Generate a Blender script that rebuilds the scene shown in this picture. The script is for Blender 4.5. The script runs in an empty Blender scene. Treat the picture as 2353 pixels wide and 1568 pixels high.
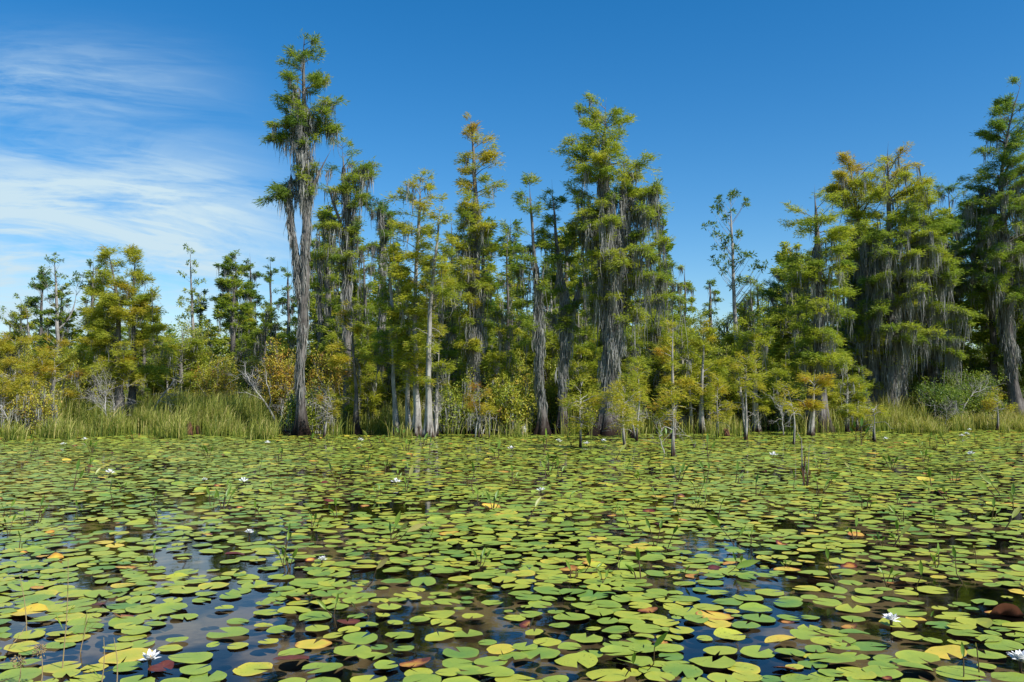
import bpy, math, random
import numpy as np
from mathutils import Vector

SC = bpy.context.scene
COL = SC.collection
R = math.radians

# ------------------------------------------------------------------ camera, sky, sun, exposure
EYE = 1.56
PITCH = math.atan(119.5 / 1960.4)
cam_d = bpy.data.cameras.new('camera')
cam_d.sensor_width = 36.0
cam_d.lens = 30.0
cam_d.clip_start = 0.1
cam_d.clip_end = 3000
cam = bpy.data.objects.new('camera', cam_d)
cam.location = (0, 0, EYE)
cam.rotation_euler = (math.pi / 2 + PITCH, 0, 0)
COL.objects.link(cam)
SC.camera = cam

SUN_EL = R(46)
SUN_AZ = R(127)            # clockwise from +Y (the view direction): to the right and a little behind
to_sun = Vector((math.sin(SUN_AZ) * math.cos(SUN_EL), math.cos(SUN_AZ) * math.cos(SUN_EL), math.sin(SUN_EL)))
sd = bpy.data.lights.new('sun', 'SUN')
sd.energy = 5.0
sd.angle = R(0.53)
sd.color = (1.0, 0.95, 0.86)
sun = bpy.data.objects.new('sun', sd)
sun.rotation_euler = to_sun.to_track_quat('Z', 'Y').to_euler()
sun.location = (30, -20, 40)
COL.objects.link(sun)

SC.view_settings.view_transform = 'Standard'
SC.view_settings.look = 'None'
SC.view_settings.gamma = 1.0
SC.view_settings.exposure = 0.42
SC.view_settings.use_curve_mapping = False
SC.cycles.max_bounces = 6
SC.cycles.transparent_max_bounces = 8
SC.cycles.caustics_reflective = False
SC.cycles.caustics_refractive = False

W = bpy.data.worlds.new('World')
SC.world = W
W.use_nodes = True
nt = W.node_tree
nt.nodes.clear()


def N(tree, kind, **kw):
    n = tree.nodes.new(kind)
    for k, v in kw.items():
        setattr(n, k, v)
    return n


def mth(tree, op, a, b=None, c=None, clamp=False):
    n = tree.nodes.new('ShaderNodeMath')
    n.operation = op
    n.use_clamp = clamp
    for i, v in enumerate((a, b, c)):
        if v is None:
            continue
        if isinstance(v, (int, float)):
            n.inputs[i].default_value = v
        else:
            tree.links.new(v, n.inputs[i])
    return n.outputs[0]


def smooth(tree, v, lo, hi):
    n = tree.nodes.new('ShaderNodeMapRange')
    n.interpolation_type = 'SMOOTHSTEP'
    tree.links.new(v, n.inputs[0])
    n.inputs[1].default_value = lo
    n.inputs[2].default_value = hi
    return n.outputs[0]


sky = N(nt, 'ShaderNodeTexSky', sky_type='NISHITA')
sky.sun_disc = False
sky.sun_elevation = SUN_EL
sky.sun_rotation = SUN_AZ
sky.altitude = 0
sky.air_density = 1.0
sky.dust_density = 0.35
sky.ozone_density = 3.2
hsv = N(nt, 'ShaderNodeHueSaturation')
hsv.inputs['Saturation'].default_value = 1.40
hsv.inputs['Value'].default_value = 1.06
nt.links.new(sky.outputs[0], hsv.inputs['Color'])
tc = N(nt, 'ShaderNodeTexCoord')
sep = N(nt, 'ShaderNodeSeparateXYZ')
nt.links.new(tc.outputs['Generated'], sep.inputs[0])
ysafe = mth(nt, 'MAXIMUM', sep.outputs[1], 0.05)
u = mth(nt, 'DIVIDE', sep.outputs[0], ysafe)
v = mth(nt, 'DIVIDE', sep.outputs[2], ysafe)
# wispy cirrus in the low sky beyond the marsh, laid along the wind
vt = mth(nt, 'ADD', v, mth(nt, 'MULTIPLY', mth(nt, 'MULTIPLY', mth(nt, 'ADD', u, 0.62), mth(nt, 'ADD', u, 0.62)), 0.30))
cmb = N(nt, 'ShaderNodeCombineXYZ')
nt.links.new(mth(nt, 'MULTIPLY', u, 2.6), cmb.inputs[0])
nt.links.new(mth(nt, 'MULTIPLY', vt, 13.0), cmb.inputs[1])
n1 = N(nt, 'ShaderNodeTexNoise')
n1.inputs['Scale'].default_value = 1.0
n1.inputs['Detail'].default_value = 9.0
n1.inputs['Roughness'].default_value = 0.66
n1.inputs['Distortion'].default_value = 0.9
nt.links.new(cmb.outputs[0], n1.inputs['Vector'])
cmb2 = N(nt, 'ShaderNodeCombineXYZ')
nt.links.new(mth(nt, 'MULTIPLY', u, 9.0), cmb2.inputs[0])
nt.links.new(mth(nt, 'MULTIPLY', vt, 70.0), cmb2.inputs[1])
n2 = N(nt, 'ShaderNodeTexNoise')
n2.inputs['Scale'].default_value = 1.0
n2.inputs['Detail'].default_value = 6.0
n2.inputs['Distortion'].default_value = 1.2
nt.links.new(cmb2.outputs[0], n2.inputs['Vector'])


def gauss(x, c, s):
    d = mth(nt, 'DIVIDE', mth(nt, 'SUBTRACT', x, c), s)
    return mth(nt, 'EXPONENT', mth(nt, 'MULTIPLY', mth(nt, 'MULTIPLY', d, d), -1.0))


edge = mth(nt, 'SUBTRACT', 1.0, smooth(nt, mth(nt, 'ADD', u, mth(nt, 'MULTIPLY', v, 0.55)), -0.33, -0.06))
band = mth(nt, 'ADD', mth(nt, 'MULTIPLY', gauss(v, 0.215, 0.075), 1.15),
           mth(nt, 'ADD', mth(nt, 'MULTIPLY', gauss(v, 0.375, 0.045), 0.42), mth(nt, 'MULTIPLY', gauss(v, 0.10, 0.065), 0.85)))
dens = mth(nt, 'MULTIPLY', mth(nt, 'MULTIPLY', band, edge),
           mth(nt, 'ADD', smooth(nt, n1.outputs[0], 0.34, 0.61), mth(nt, 'MULTIPLY', smooth(nt, n2.outputs[0], 0.44, 0.66), 0.34)))
dens = mth(nt, 'MULTIPLY', dens, 0.95, clamp=True)
mixc = N(nt, 'ShaderNodeMixRGB')
nt.links.new(dens, mixc.inputs[0])
nt.links.new(hsv.outputs[0], mixc.inputs[1])
mixc.inputs[2].default_value = (4.3, 5.6, 6.4, 1)
bg = N(nt, 'ShaderNodeBackground')
bg.inputs[1].default_value = 0.1045
nt.links.new(mixc.outputs[0], bg.inputs[0])
wo = N(nt, 'ShaderNodeOutputWorld')
nt.links.new(bg.outputs[0], wo.inputs[0])

# ------------------------------------------------------------------ picture-to-place helpers
FX, CX, CY = 1960.4, 1176.5, 784.0
SP, CP = math.sin(PITCH), math.cos(PITCH)


def at(x, y, D):
    """the place at depth D that the photograph shows at (x, y)"""
    a = (x - CX) / FX
    b = -(y - CY) / FX
    k = D / (CP - b * SP)
    return np.array((a * k, D, EYE + (SP + b * CP) * k))


def on_water(x, y):
    a = (x - CX) / FX
    b = -(y - CY) / FX
    dz = SP + b * CP
    k = -EYE / dz
    return np.array((a * k, (CP - b * SP) * k, 0.0))


# ------------------------------------------------------------------ materials
def mat(name):
    m = bpy.data.materials.new(name)
    m.use_nodes = True
    t = m.node_tree
    t.nodes.clear()
    out = N(t, 'ShaderNodeOutputMaterial')
    return m, t, out


def ramp(t, fac, stops, interp='LINEAR'):
    r = N(t, 'ShaderNodeValToRGB')
    r.color_ramp.interpolation = interp
    e = r.color_ramp.elements
    while len(e) < len(stops):
        e.new(0.5)
    for k, (p, c) in enumerate(stops):
        e[k].position = p
        e[k].color = (*c, 1)
    if fac is not None:
        t.links.new(fac, r.inputs[0])
    return r.outputs[0]


def noise(t, scale, detail=4.0, rough=0.5, vec=None, dist=0.0):
    n = N(t, 'ShaderNodeTexNoise')
    n.inputs['Scale'].default_value = scale
    n.inputs['Detail'].default_value = detail
    n.inputs['Roughness'].default_value = rough
    n.inputs['Distortion'].default_value = dist
    if vec is not None:
        t.links.new(vec, n.inputs['Vector'])
    return n.outputs[0]


def attr(t, name='tint'):
    a = N(t, 'ShaderNodeAttribute')
    a.attribute_name = name
    return a.outputs['Fac']


LEAF_STOPS = [(0.0, (0.052, 0.105, 0.038)), (0.2, (0.120, 0.205, 0.040)), (0.4, (0.275, 0.335, 0.044)), (0.55, (0.405, 0.410, 0.048)),
              (0.7, (0.470, 0.375, 0.046)), (0.85, (0.370, 0.165, 0.042)), (1.0, (0.210, 0.075, 0.030))]


def leaf_mat(name, stops, transl=0.5, rough=0.55, spec=0.25, tscale=1.25):
    m, t, out = mat(name)
    c = ramp(t, attr(t), stops)
    p = N(t, 'ShaderNodeBsdfPrincipled')
    p.inputs['Roughness'].default_value = rough
    p.inputs['Specular IOR Level'].default_value = spec
    t.links.new(c, p.inputs['Base Color'])
    tr = N(t, 'ShaderNodeBsdfTranslucent')
    g = N(t, 'ShaderNodeVectorMath', operation='MULTIPLY')
    t.links.new(c, g.inputs[0])
    g.inputs[1].default_value = (tscale * 1.05, tscale * 1.1, tscale * 0.6)
    t.links.new(g.outputs[0], tr.inputs['Color'])
    mx = N(t, 'ShaderNodeMixShader')
    mx.inputs[0].default_value = transl
    t.links.new(p.outputs[0], mx.inputs[1])
    t.links.new(tr.outputs[0], mx.inputs[2])
    t.links.new(mx.outputs[0], out.inputs[0])
    return m


M_LEAF = leaf_mat('cypress_foliage', LEAF_STOPS)
M_BROAD = leaf_mat('broad_leaves', LEAF_STOPS, transl=0.3, rough=0.5, spec=0.3)
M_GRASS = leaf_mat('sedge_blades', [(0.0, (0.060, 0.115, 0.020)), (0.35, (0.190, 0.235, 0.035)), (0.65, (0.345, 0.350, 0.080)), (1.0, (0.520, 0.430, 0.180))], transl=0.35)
M_MOSS = leaf_mat('spanish_moss', [(0.0, (0.11, 0.113, 0.113)), (0.5, (0.265, 0.268, 0.258)), (1.0, (0.46, 0.455, 0.42))], transl=0.22, rough=0.9, spec=0.05, tscale=1.0)


def bark_mat(name, dark, light, wet, wet_top, streak=9.0):
    m, t, out = mat(name)
    geo = N(t, 'ShaderNodeNewGeometry')
    mp = N(t, 'ShaderNodeMapping')
    mp.inputs['Scale'].default_value = (streak * 1.6, streak * 1.6, 1.3)
    t.links.new(geo.outputs['Position'], mp.inputs[0])
    n = noise(t, 1.0, 6, 0.62, mp.outputs[0], 0.5)
    n2 = noise(t, 1.7, 4, 0.6, geo.outputs['Position'])
    f = mth(t, 'ADD', mth(t, 'MULTIPLY', smooth(t, n, 0.32, 0.70), 0.55), mth(t, 'MULTIPLY', smooth(t, n2, 0.38, 0.62), 0.45))
    c = ramp(t, f, [(0.0, dark), (1.0, light)])
    s = N(t, 'ShaderNodeSeparateXYZ')
    t.links.new(geo.outputs['Position'], s.inputs[0])
    zz = mth(t, 'ADD', s.outputs[2], mth(t, 'MULTIPLY', mth(t, 'SUBTRACT', n, 0.5), 1.3))
    k = mth(t, 'SUBTRACT', 1.0, smooth(t, zz, wet_top * 0.1, wet_top * 1.25))
    mx = N(t, 'ShaderNodeMixRGB')
    t.links.new(k, mx.inputs[0])
    t.links.new(c, mx.inputs[1])
    mx.inputs[2].default_value = (*wet, 1)
    p = N(t, 'ShaderNodeBsdfPrincipled')
    p.inputs['Roughness'].default_value = 0.9
    p.inputs['Specular IOR Level'].default_value = 0.15
    t.links.new(mx.outputs[0], p.inputs['Base Color'])
    b = N(t, 'ShaderNodeBump')
    b.inputs['Strength'].default_value = 0.7
    b.inputs['Distance'].default_value = 0.03
    t.links.new(n, b.inputs['Height'])
    t.links.new(b.outputs[0], p.inputs['Normal'])
    t.links.new(p.outputs[0], out.inputs[0])
    return m


M_BARK = bark_mat('cypress_bark', (0.048, 0.043, 0.041), (0.225, 0.208, 0.195), (0.020, 0.012, 0.009), 0.95)
M_PALE = bark_mat('pale_bark', (0.13, 0.12, 0.11), (0.44, 0.42, 0.385), (0.035, 0.02, 0.013), 0.38)
M_DEAD = bark_mat('dead_wood', (0.20, 0.19, 0.18), (0.50, 0.485, 0.455), (0.12, 0.10, 0.08), 0.1)
M_TWIG = bark_mat('twig_bark', (0.13, 0.115, 0.10), (0.42, 0.39, 0.355), (0.05, 0.035, 0.028), 0.25)
M_STUMP = bark_mat('rotten_wood', (0.03, 0.015, 0.01), (0.14, 0.07, 0.04), (0.02, 0.01, 0.008), 0.12)

# lily pad: colour runs with the tint of each leaf, spots and stains from noise, red-brown underside
def pad_mat():
    m, t, out = mat('lily_pad_leaf')
    a = attr(t)
    geo = N(t, 'ShaderNodeNewGeometry')
    n = noise(t, 9.0, 3, 0.5, geo.outputs['Position'])
    f = mth(t, 'ADD', a, mth(t, 'MULTIPLY', mth(t, 'SUBTRACT', n, 0.5), 0.22))
    c = ramp(t, f, [(0.0, (0.070, 0.190, 0.045)), (0.25, (0.165, 0.260, 0.038)), (0.45, (0.278, 0.345, 0.042)), (0.6, (0.370, 0.380, 0.040)), (0.77, (0.60, 0.44, 0.055)),
                    (0.87, (0.42, 0.17, 0.040)), (0.91, (0.15, 0.038, 0.020)), (1.0, (0.07, 0.016, 0.014))])
    sp = noise(t, 55.0, 2, 0.6, geo.outputs['Position'])
    k = smooth(t, sp, 0.64, 0.70)
    k2 = smooth(t, noise(t, 2.3, 2, 0.5, geo.outputs['Position']), 0.42, 0.62)
    k = mth(t, 'MULTIPLY', mth(t, 'MULTIPLY', k, k2), 0.8)
    mx = N(t, 'ShaderNodeMixRGB')
    t.links.new(k, mx.inputs[0])
    t.links.new(c, mx.inputs[1])
    mx.inputs[2].default_value = (0.05, 0.045, 0.012, 1)
    under = N(t, 'ShaderNodeMixRGB')
    t.links.new(geo.outputs['Backfacing'], under.inputs[0])
    t.links.new(mx.outputs[0], under.inputs[1])
    under.inputs[2].default_value = (0.13, 0.045, 0.022, 1)
    p = N(t, 'ShaderNodeBsdfPrincipled')
    p.inputs['Roughness'].default_value = 0.42
    p.inputs['Specular IOR Level'].default_value = 0.32
    t.links.new(under.outputs[0], p.inputs['Base Color'])
    b = N(t, 'ShaderNodeBump')
    b.inputs['Strength'].default_value = 0.25
    b.inputs['Distance'].default_value = 0.01
    t.links.new(noise(t, 30, 3, 0.5, geo.outputs['Position']), b.inputs['Height'])
    t.links.new(b.outputs[0], p.inputs['Normal'])
    t.links.new(p.outputs[0], out.inputs[0])
    return m


M_PAD = pad_mat()


def plain(name, c, rough=0.5, spec=0.3, sss=0.0):
    m, t, out = mat(name)
    geo = N(t, 'ShaderNodeNewGeometry')
    n = noise(t, 14.0, 3, 0.5, geo.outputs['Position'])
    cc = ramp(t, n, [(0.2, tuple(0.85 * q for q in c)), (0.8, tuple(min(1, 1.1 * q) for q in c))])
    p = N(t, 'ShaderNodeBsdfPrincipled')
    p.inputs['Roughness'].default_value = rough
    p.inputs['Specular IOR Level'].default_value = spec
    t.links.new(cc, p.inputs['Base Color'])
    t.links.new(p.outputs[0], out.inputs[0])
    return m


M_PETAL = plain('white_petals', (0.80, 0.81, 0.80), 0.6)
M_STAMEN = plain('yellow_stamens', (0.70, 0.46, 0.04), 0.7)
M_SHOOT = leaf_mat('shoot_leaf', [(0.0, (0.05, 0.14, 0.02)), (0.5, (0.17, 0.27, 0.03)), (1.0, (0.45, 0.36, 0.13))], transl=0.3, rough=0.4, spec=0.4)
M_STEM = plain('shoot_stem', (0.085, 0.055, 0.025), 0.6)
M_SEED = plain('seed_head', (0.30, 0.22, 0.11), 0.9)


def water_mat():
    m, t, out = mat('pond_water')
    geo = N(t, 'ShaderNodeNewGeometry')
    b = N(t, 'ShaderNodeBump')
    b.inputs['Strength'].default_value = 0.06
    b.inputs['Distance'].default_value = 0.02
    t.links.new(noise(t, 5.0, 3, 0.5, geo.outputs['Position']), b.inputs['Height'])
    fr = N(t, 'ShaderNodeFresnel')
    fr.inputs['IOR'].default_value = 1.33
    t.links.new(b.outputs[0], fr.inputs['Normal'])
    gl = N(t, 'ShaderNodeBsdfGlossy')
    gl.inputs['Roughness'].default_value = 0.03
    gl.inputs['Color'].default_value = (1, 1, 1, 1)
    t.links.new(b.outputs[0], gl.inputs['Normal'])
    tr = N(t, 'ShaderNodeBsdfTransparent')
    tr.inputs['Color'].default_value = (0.86, 0.82, 0.70, 1)
    mx = N(t, 'ShaderNodeMixShader')
    t.links.new(fr.outputs[0], mx.inputs[0])
    t.links.new(tr.outputs[0], mx.inputs[1])
    t.links.new(gl.outputs[0], mx.inputs[2])
    t.links.new(mx.outputs[0], out.inputs[0])
    return m


M_WATER = water_mat()


def ground_mat():
    m, t, out = mat('peat_mud')
    geo = N(t, 'ShaderNodeNewGeometry')
    mp = N(t, 'ShaderNodeMapping')
    mp.inputs['Scale'].default_value = (0.55, 0.55, 1)
    t.links.new(geo.outputs['Position'], mp.inputs[0])
    n = noise(t, 1.0, 4, 0.55, mp.outputs[0], 0.6)
    n2 = noise(t, 16.0, 4, 0.65, geo.outputs['Position'])
    f = mth(t, 'MULTIPLY', smooth(t, n, 0.44, 0.56), mth(t, 'ADD', 0.55, mth(t, 'MULTIPLY', n2, 0.9)))
    c = ramp(t, f, [(0.0, (0.005, 0.005, 0.006)), (0.5, (0.060, 0.050, 0.034)), (1.0, (0.170, 0.142, 0.098))])
    p = N(t, 'ShaderNodeBsdfPrincipled')
    p.inputs['Roughness'].default_value = 1.0
    p.inputs['Specular IOR Level'].default_value = 0.0
    t.links.new(c, p.inputs['Base Color'])
    t.links.new(p.outputs[0], out.inputs[0])
    return m


M_GROUND = ground_mat()


# ------------------------------------------------------------------ mesh helpers
class Acc:
    """collects vertices, triangles and quads with a tint per vertex"""
    def __init__(s):
        s.v, s.t, s.q3, s.q4, s.n = [], [], [], [], 0

    def add(s, V, tris=None, quads=None, tint=0.5):
        V = np.asarray(V, float).reshape(-1, 3)
        k = len(V)
        s.v.append(V)
        s.t.append(np.full(k, tint, float) if np.isscalar(tint) else np.asarray(tint, float).reshape(-1))
        if tris is not None and len(tris):
            s.q3.append(np.asarray(tris, np.int64).reshape(-1, 3) + s.n)
        if quads is not None and len(quads):
            s.q4.append(np.asarray(quads, np.int64).reshape(-1, 4) + s.n)
        s.n += k

    def build(s, name, m, parent=None, origin=None, smooth=False):
        if s.n == 0:
            return None
        V = np.concatenate(s.v)
        T = np.concatenate(s.t)
        if origin is not None:
            V = V - np.asarray(origin)
        q3 = np.concatenate(s.q3) if s.q3 else np.zeros((0, 3), np.int64)
        q4 = np.concatenate(s.q4) if s.q4 else np.zeros((0, 4), np.int64)
        me = bpy.data.meshes.new(name)
        me.vertices.add(len(V))
        me.vertices.foreach_set('co', V.astype(np.float32).ravel())
        L = np.concatenate([q3.ravel(), q4.ravel()]).astype(np.int32)
        me.loops.add(len(L))
        me.loops.foreach_set('vertex_index', L)
        st = np.concatenate([np.arange(len(q3)) * 3, len(q3) * 3 + np.arange(len(q4)) * 4]).astype(np.int32)
        me.polygons.add(len(st))
        me.polygons.foreach_set('loop_start', st)
        me.update(calc_edges=True)
        at_ = me.attributes.new('tint', 'FLOAT', 'POINT')
        at_.data.foreach_set('value', T.astype(np.float32))
        if smooth:
            me.polygons.foreach_set('use_smooth', np.ones(len(st), bool))
        me.materials.append(m)
        o = bpy.data.objects.new(name, me)
        COL.objects.link(o)
        if parent is not None:
            o.parent = parent
        elif origin is not None:
            o.location = tuple(origin)
        return o


def tag(o, label=None, cat=None, group=None, kind=None):
    if label:
        o['label'] = label
    if cat:
        o['category'] = cat
    if group:
        o['group'] = group
    if kind:
        o['kind'] = kind
    return o


def empty(name, loc, label, cat, group=None):
    o = bpy.data.objects.new(name, None)
    o.location = tuple(loc)
    o.empty_display_size = 0.3
    COL.objects.link(o)
    return tag(o, label, cat, group)


def unit(a):
    return a / np.maximum(np.linalg.norm(a, axis=-1, keepdims=True), 1e-9)


UP = np.array((0, 0, 1.0))


def tube(acc, P, rad, sides=6, tint=0.5, lobes=0, lobe_amp=None, cap=False):
    P = np.asarray(P, float)
    n = len(P)
    rad = np.broadcast_to(np.asarray(rad, float), (n,))
    T = np.gradient(P, axis=0)
    T = unit(T)
    ref = np.where(np.abs(T[:, 2:3]) > 0.8, np.array((1.0, 0, 0)), UP)
    A = unit(np.cross(T, ref))
    B = np.cross(T, A)
    th = np.arange(sides) / sides * 2 * math.pi
    rr = rad[:, None] * np.ones(sides)
    if lobes:
        rr = rr * (1 + lobe_amp[:, None] * np.cos(lobes * th + 0.7)[None])
    V = P[:, None] + rr[..., None] * (A[:, None] * np.cos(th)[None, :, None] + B[:, None] * np.sin(th)[None, :, None])
    i = np.arange(n - 1)[:, None] * sides
    j = np.arange(sides)[None]
    jn = (j + 1) % sides
    Q = np.stack([i + j, i + jn, i + sides + jn, i + sides + j], -1).reshape(-1, 4)
    tr = None
    VV = V.reshape(-1, 3)
    if cap:
        VV = np.vstack([VV, P[-1]])
        b = (n - 1) * sides
        tr = np.array([(b + k, b + (k + 1) % sides, n * sides) for k in range(sides)])
    acc.add(VV, tr, Q, tint)


def tubes3(acc, P, r0, r1, tint=0.5):
    """many thin three-sided tubes at once; P is (m, k, 3)"""
    m, k, _ = P.shape
    if m == 0:
        return
    T = unit(np.gradient(P, axis=1))
    ref = np.where(np.abs(T[..., 2:3]) > 0.85, np.array((1.0, 0, 0)), UP)
    A = unit(np.cross(T, ref))
    B = np.cross(T, A)
    rad = np.asarray(r0)[:, None] + (np.asarray(r1) - np.asarray(r0))[:, None] * np.linspace(0, 1, k)[None]
    th = np.array((0, 2.094, 4.189))
    V = P[:, :, None] + rad[..., None, None] * (A[:, :, None] * np.cos(th)[:, None] + B[:, :, None] * np.sin(th)[:, None])
    base = (np.arange(m) * k * 3)[:, None, None]
    i = (np.arange(k - 1) * 3)[None, :, None]
    j = np.arange(3)[None, None]
    jn = (j + 1) % 3
    Q = np.stack(np.broadcast_arrays(base + i + j, base + i + jn, base + i + 3 + jn, base + i + 3 + j), -1).reshape(-1, 4)
    acc.add(V, None, Q, tint)


def leaves(acc, P, D, Nn, L, Wd, tint, belly=0.45):
    """diamond leaves: base P, direction D, face normal near Nn"""
    D = unit(D)
    S = unit(np.cross(D, Nn))
    L = np.broadcast_to(np.asarray(L, float), (len(P),))[:, None]
    Wd = np.broadcast_to(np.asarray(Wd, float), (len(P),))[:, None]
    M = P + D * L * belly
    V = np.stack([P, M + S * Wd * .5, P + D * L, M - S * Wd * .5], 1)
    k = np.arange(len(P))[:, None] * 4 + np.arange(4)[None]
    acc.add(V, None, k, np.repeat(np.broadcast_to(tint, (len(P),)), 4))


def strands(acc, P, L, Wd, tint, rng, sway=0.09):
    """hanging strands of moss, each a tapering ribbon of three pieces"""
    m = len(P)
    if m == 0:
        return
    ang = rng.uniform(0, math.pi, m)
    S = np.stack([np.cos(ang), np.sin(ang), np.zeros(m)], 1)
    L = np.asarray(L)[:, None]
    Wd = np.asarray(Wd)[:, None]
    pts = []
    off = np.zeros((m, 3))
    for k, (f, w) in enumerate(((0, .55), (.35, 1.0), (.7, .6))):
        c = P + off - UP * L * f
        pts += [c - S * Wd * w * .5, c + S * Wd * w * .5]
        off = off + rng.normal(0, sway, (m, 3)) * L * np.array((1, 1, 0)) * .5
    pts.append(P + off - UP * L)
    V = np.stack(pts, 1)
    b = np.arange(m)[:, None] * 7
    Q = np.concatenate([b + np.array((0, 1, 3, 2)), b + np.array((2, 3, 5, 4))])
    T3 = b + np.array((4, 5, 6))
    acc.add(V, T3, Q, np.repeat(tint, 7))


# ------------------------------------------------------------------ the setting: ground and water
def shore(x):
    """depth at which the pond ends and the marsh begins"""
    return 33.5 + 4.5 * (1 / (1 + np.exp(-(np.asarray(x) - 13) / 2.5))) + 0.5 * np.sin(np.asarray(x) * .7) + .5 * np.sin(np.asarray(x) * 1.9 + 1) + .35 * np.sin(np.asarray(x) * 4.7 + 2)


def ground():
    ys = np.concatenate([np.linspace(-40, 28, 24), np.linspace(29, 46, 46), np.geomspace(48, 1500, 30)])
    xs = np.concatenate([-np.geomspace(900, 34, 20), np.linspace(-33, 33, 133), np.geomspace(34, 900, 20)])
    X, Y = np.meshgrid(xs, ys)
    k = np.clip((Y - shore(X) + 1.5) / 3.5, 0, 1)
    k = k * k * (3 - 2 * k)
    Z = -0.16 + 0.24 * k + 0.02 * np.sin(X * 1.7) * np.sin(Y * 1.3) * k
    a = Acc()
    nx, ny = len(xs), len(ys)
    i = np.arange(ny - 1)[:, None] * nx + np.arange(nx - 1)[None]
    Q = np.stack([i, i + 1, i + nx + 1, i + nx], -1).reshape(-1, 4)
    a.add(np.stack([X, Y, Z], -1), None, Q)
    tag(a.build('ground', M_GROUND, smooth=True), kind='structure')
    w = Acc()
    w.add([(-120, -40, 0), (120, -40, 0), (120, 60, 0), (-120, 60, 0)], None, [(0, 1, 2, 3)])
    tag(w.build('water', M_WATER), kind='structure')


ground()


# ------------------------------------------------------------------ trees
def trunk_tube(acc, rng, pts, D, depth_off=0.0, flare=1.9, sides=22):
    """pts: (x, y, half width in photo units) from the ground up; returns the smooth centre line"""
    P0 = np.array([at(x, y, D) for x, y, r in pts])
    grounded = pts[0][1] > 940
    if grounded:
        P0[0, 2] = min(P0[0, 2], -0.12)
        P0[:, 1] += depth_off
    R0 = np.array([r / FX * D for x, y, r in pts])
    z = P0[:, 2]
    zz = np.arange(z[0], z[-1], 0.22)
    zz = np.append(zz, z[-1])
    # smooth the joints
    P = np.stack([np.interp(zz, z, P0[:, 0]), np.interp(zz, z, P0[:, 1]), zz], 1)
    for _ in range(3):
        P[1:-1, :2] = .25 * P[:-2, :2] + .5 * P[1:-1, :2] + .25 * P[2:, :2]
    wob = rng.normal(0, 1, (len(zz), 2))
    for _ in range(3):
        wob[1:-1] = (wob[:-2] + wob[1:-1] + wob[2:]) / 3
    P[:, :2] += wob * .03
    rad = np.interp(zz, z, R0) * np.interp(zz, [0, 2, 8, 14], [1, .9, .8, .7])
    rad = rad * np.clip((zz[-1] - zz) / 1.3, .15, 1)
    fl = np.exp(-np.maximum(zz, 0) / 0.55) * (1 if grounded else 0)
    rad = rad * (1 + (flare - 1) * fl)
    tube(acc, P, rad, sides, lobes=6, lobe_amp=.05 + .26 * fl, cap=True)
    return P, rad


def line_at(P, z):
    return np.stack([np.interp(z, P[:, 2], P[:, 0]), np.interp(z, P[:, 2], P[:, 1]), z], -1)


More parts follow.
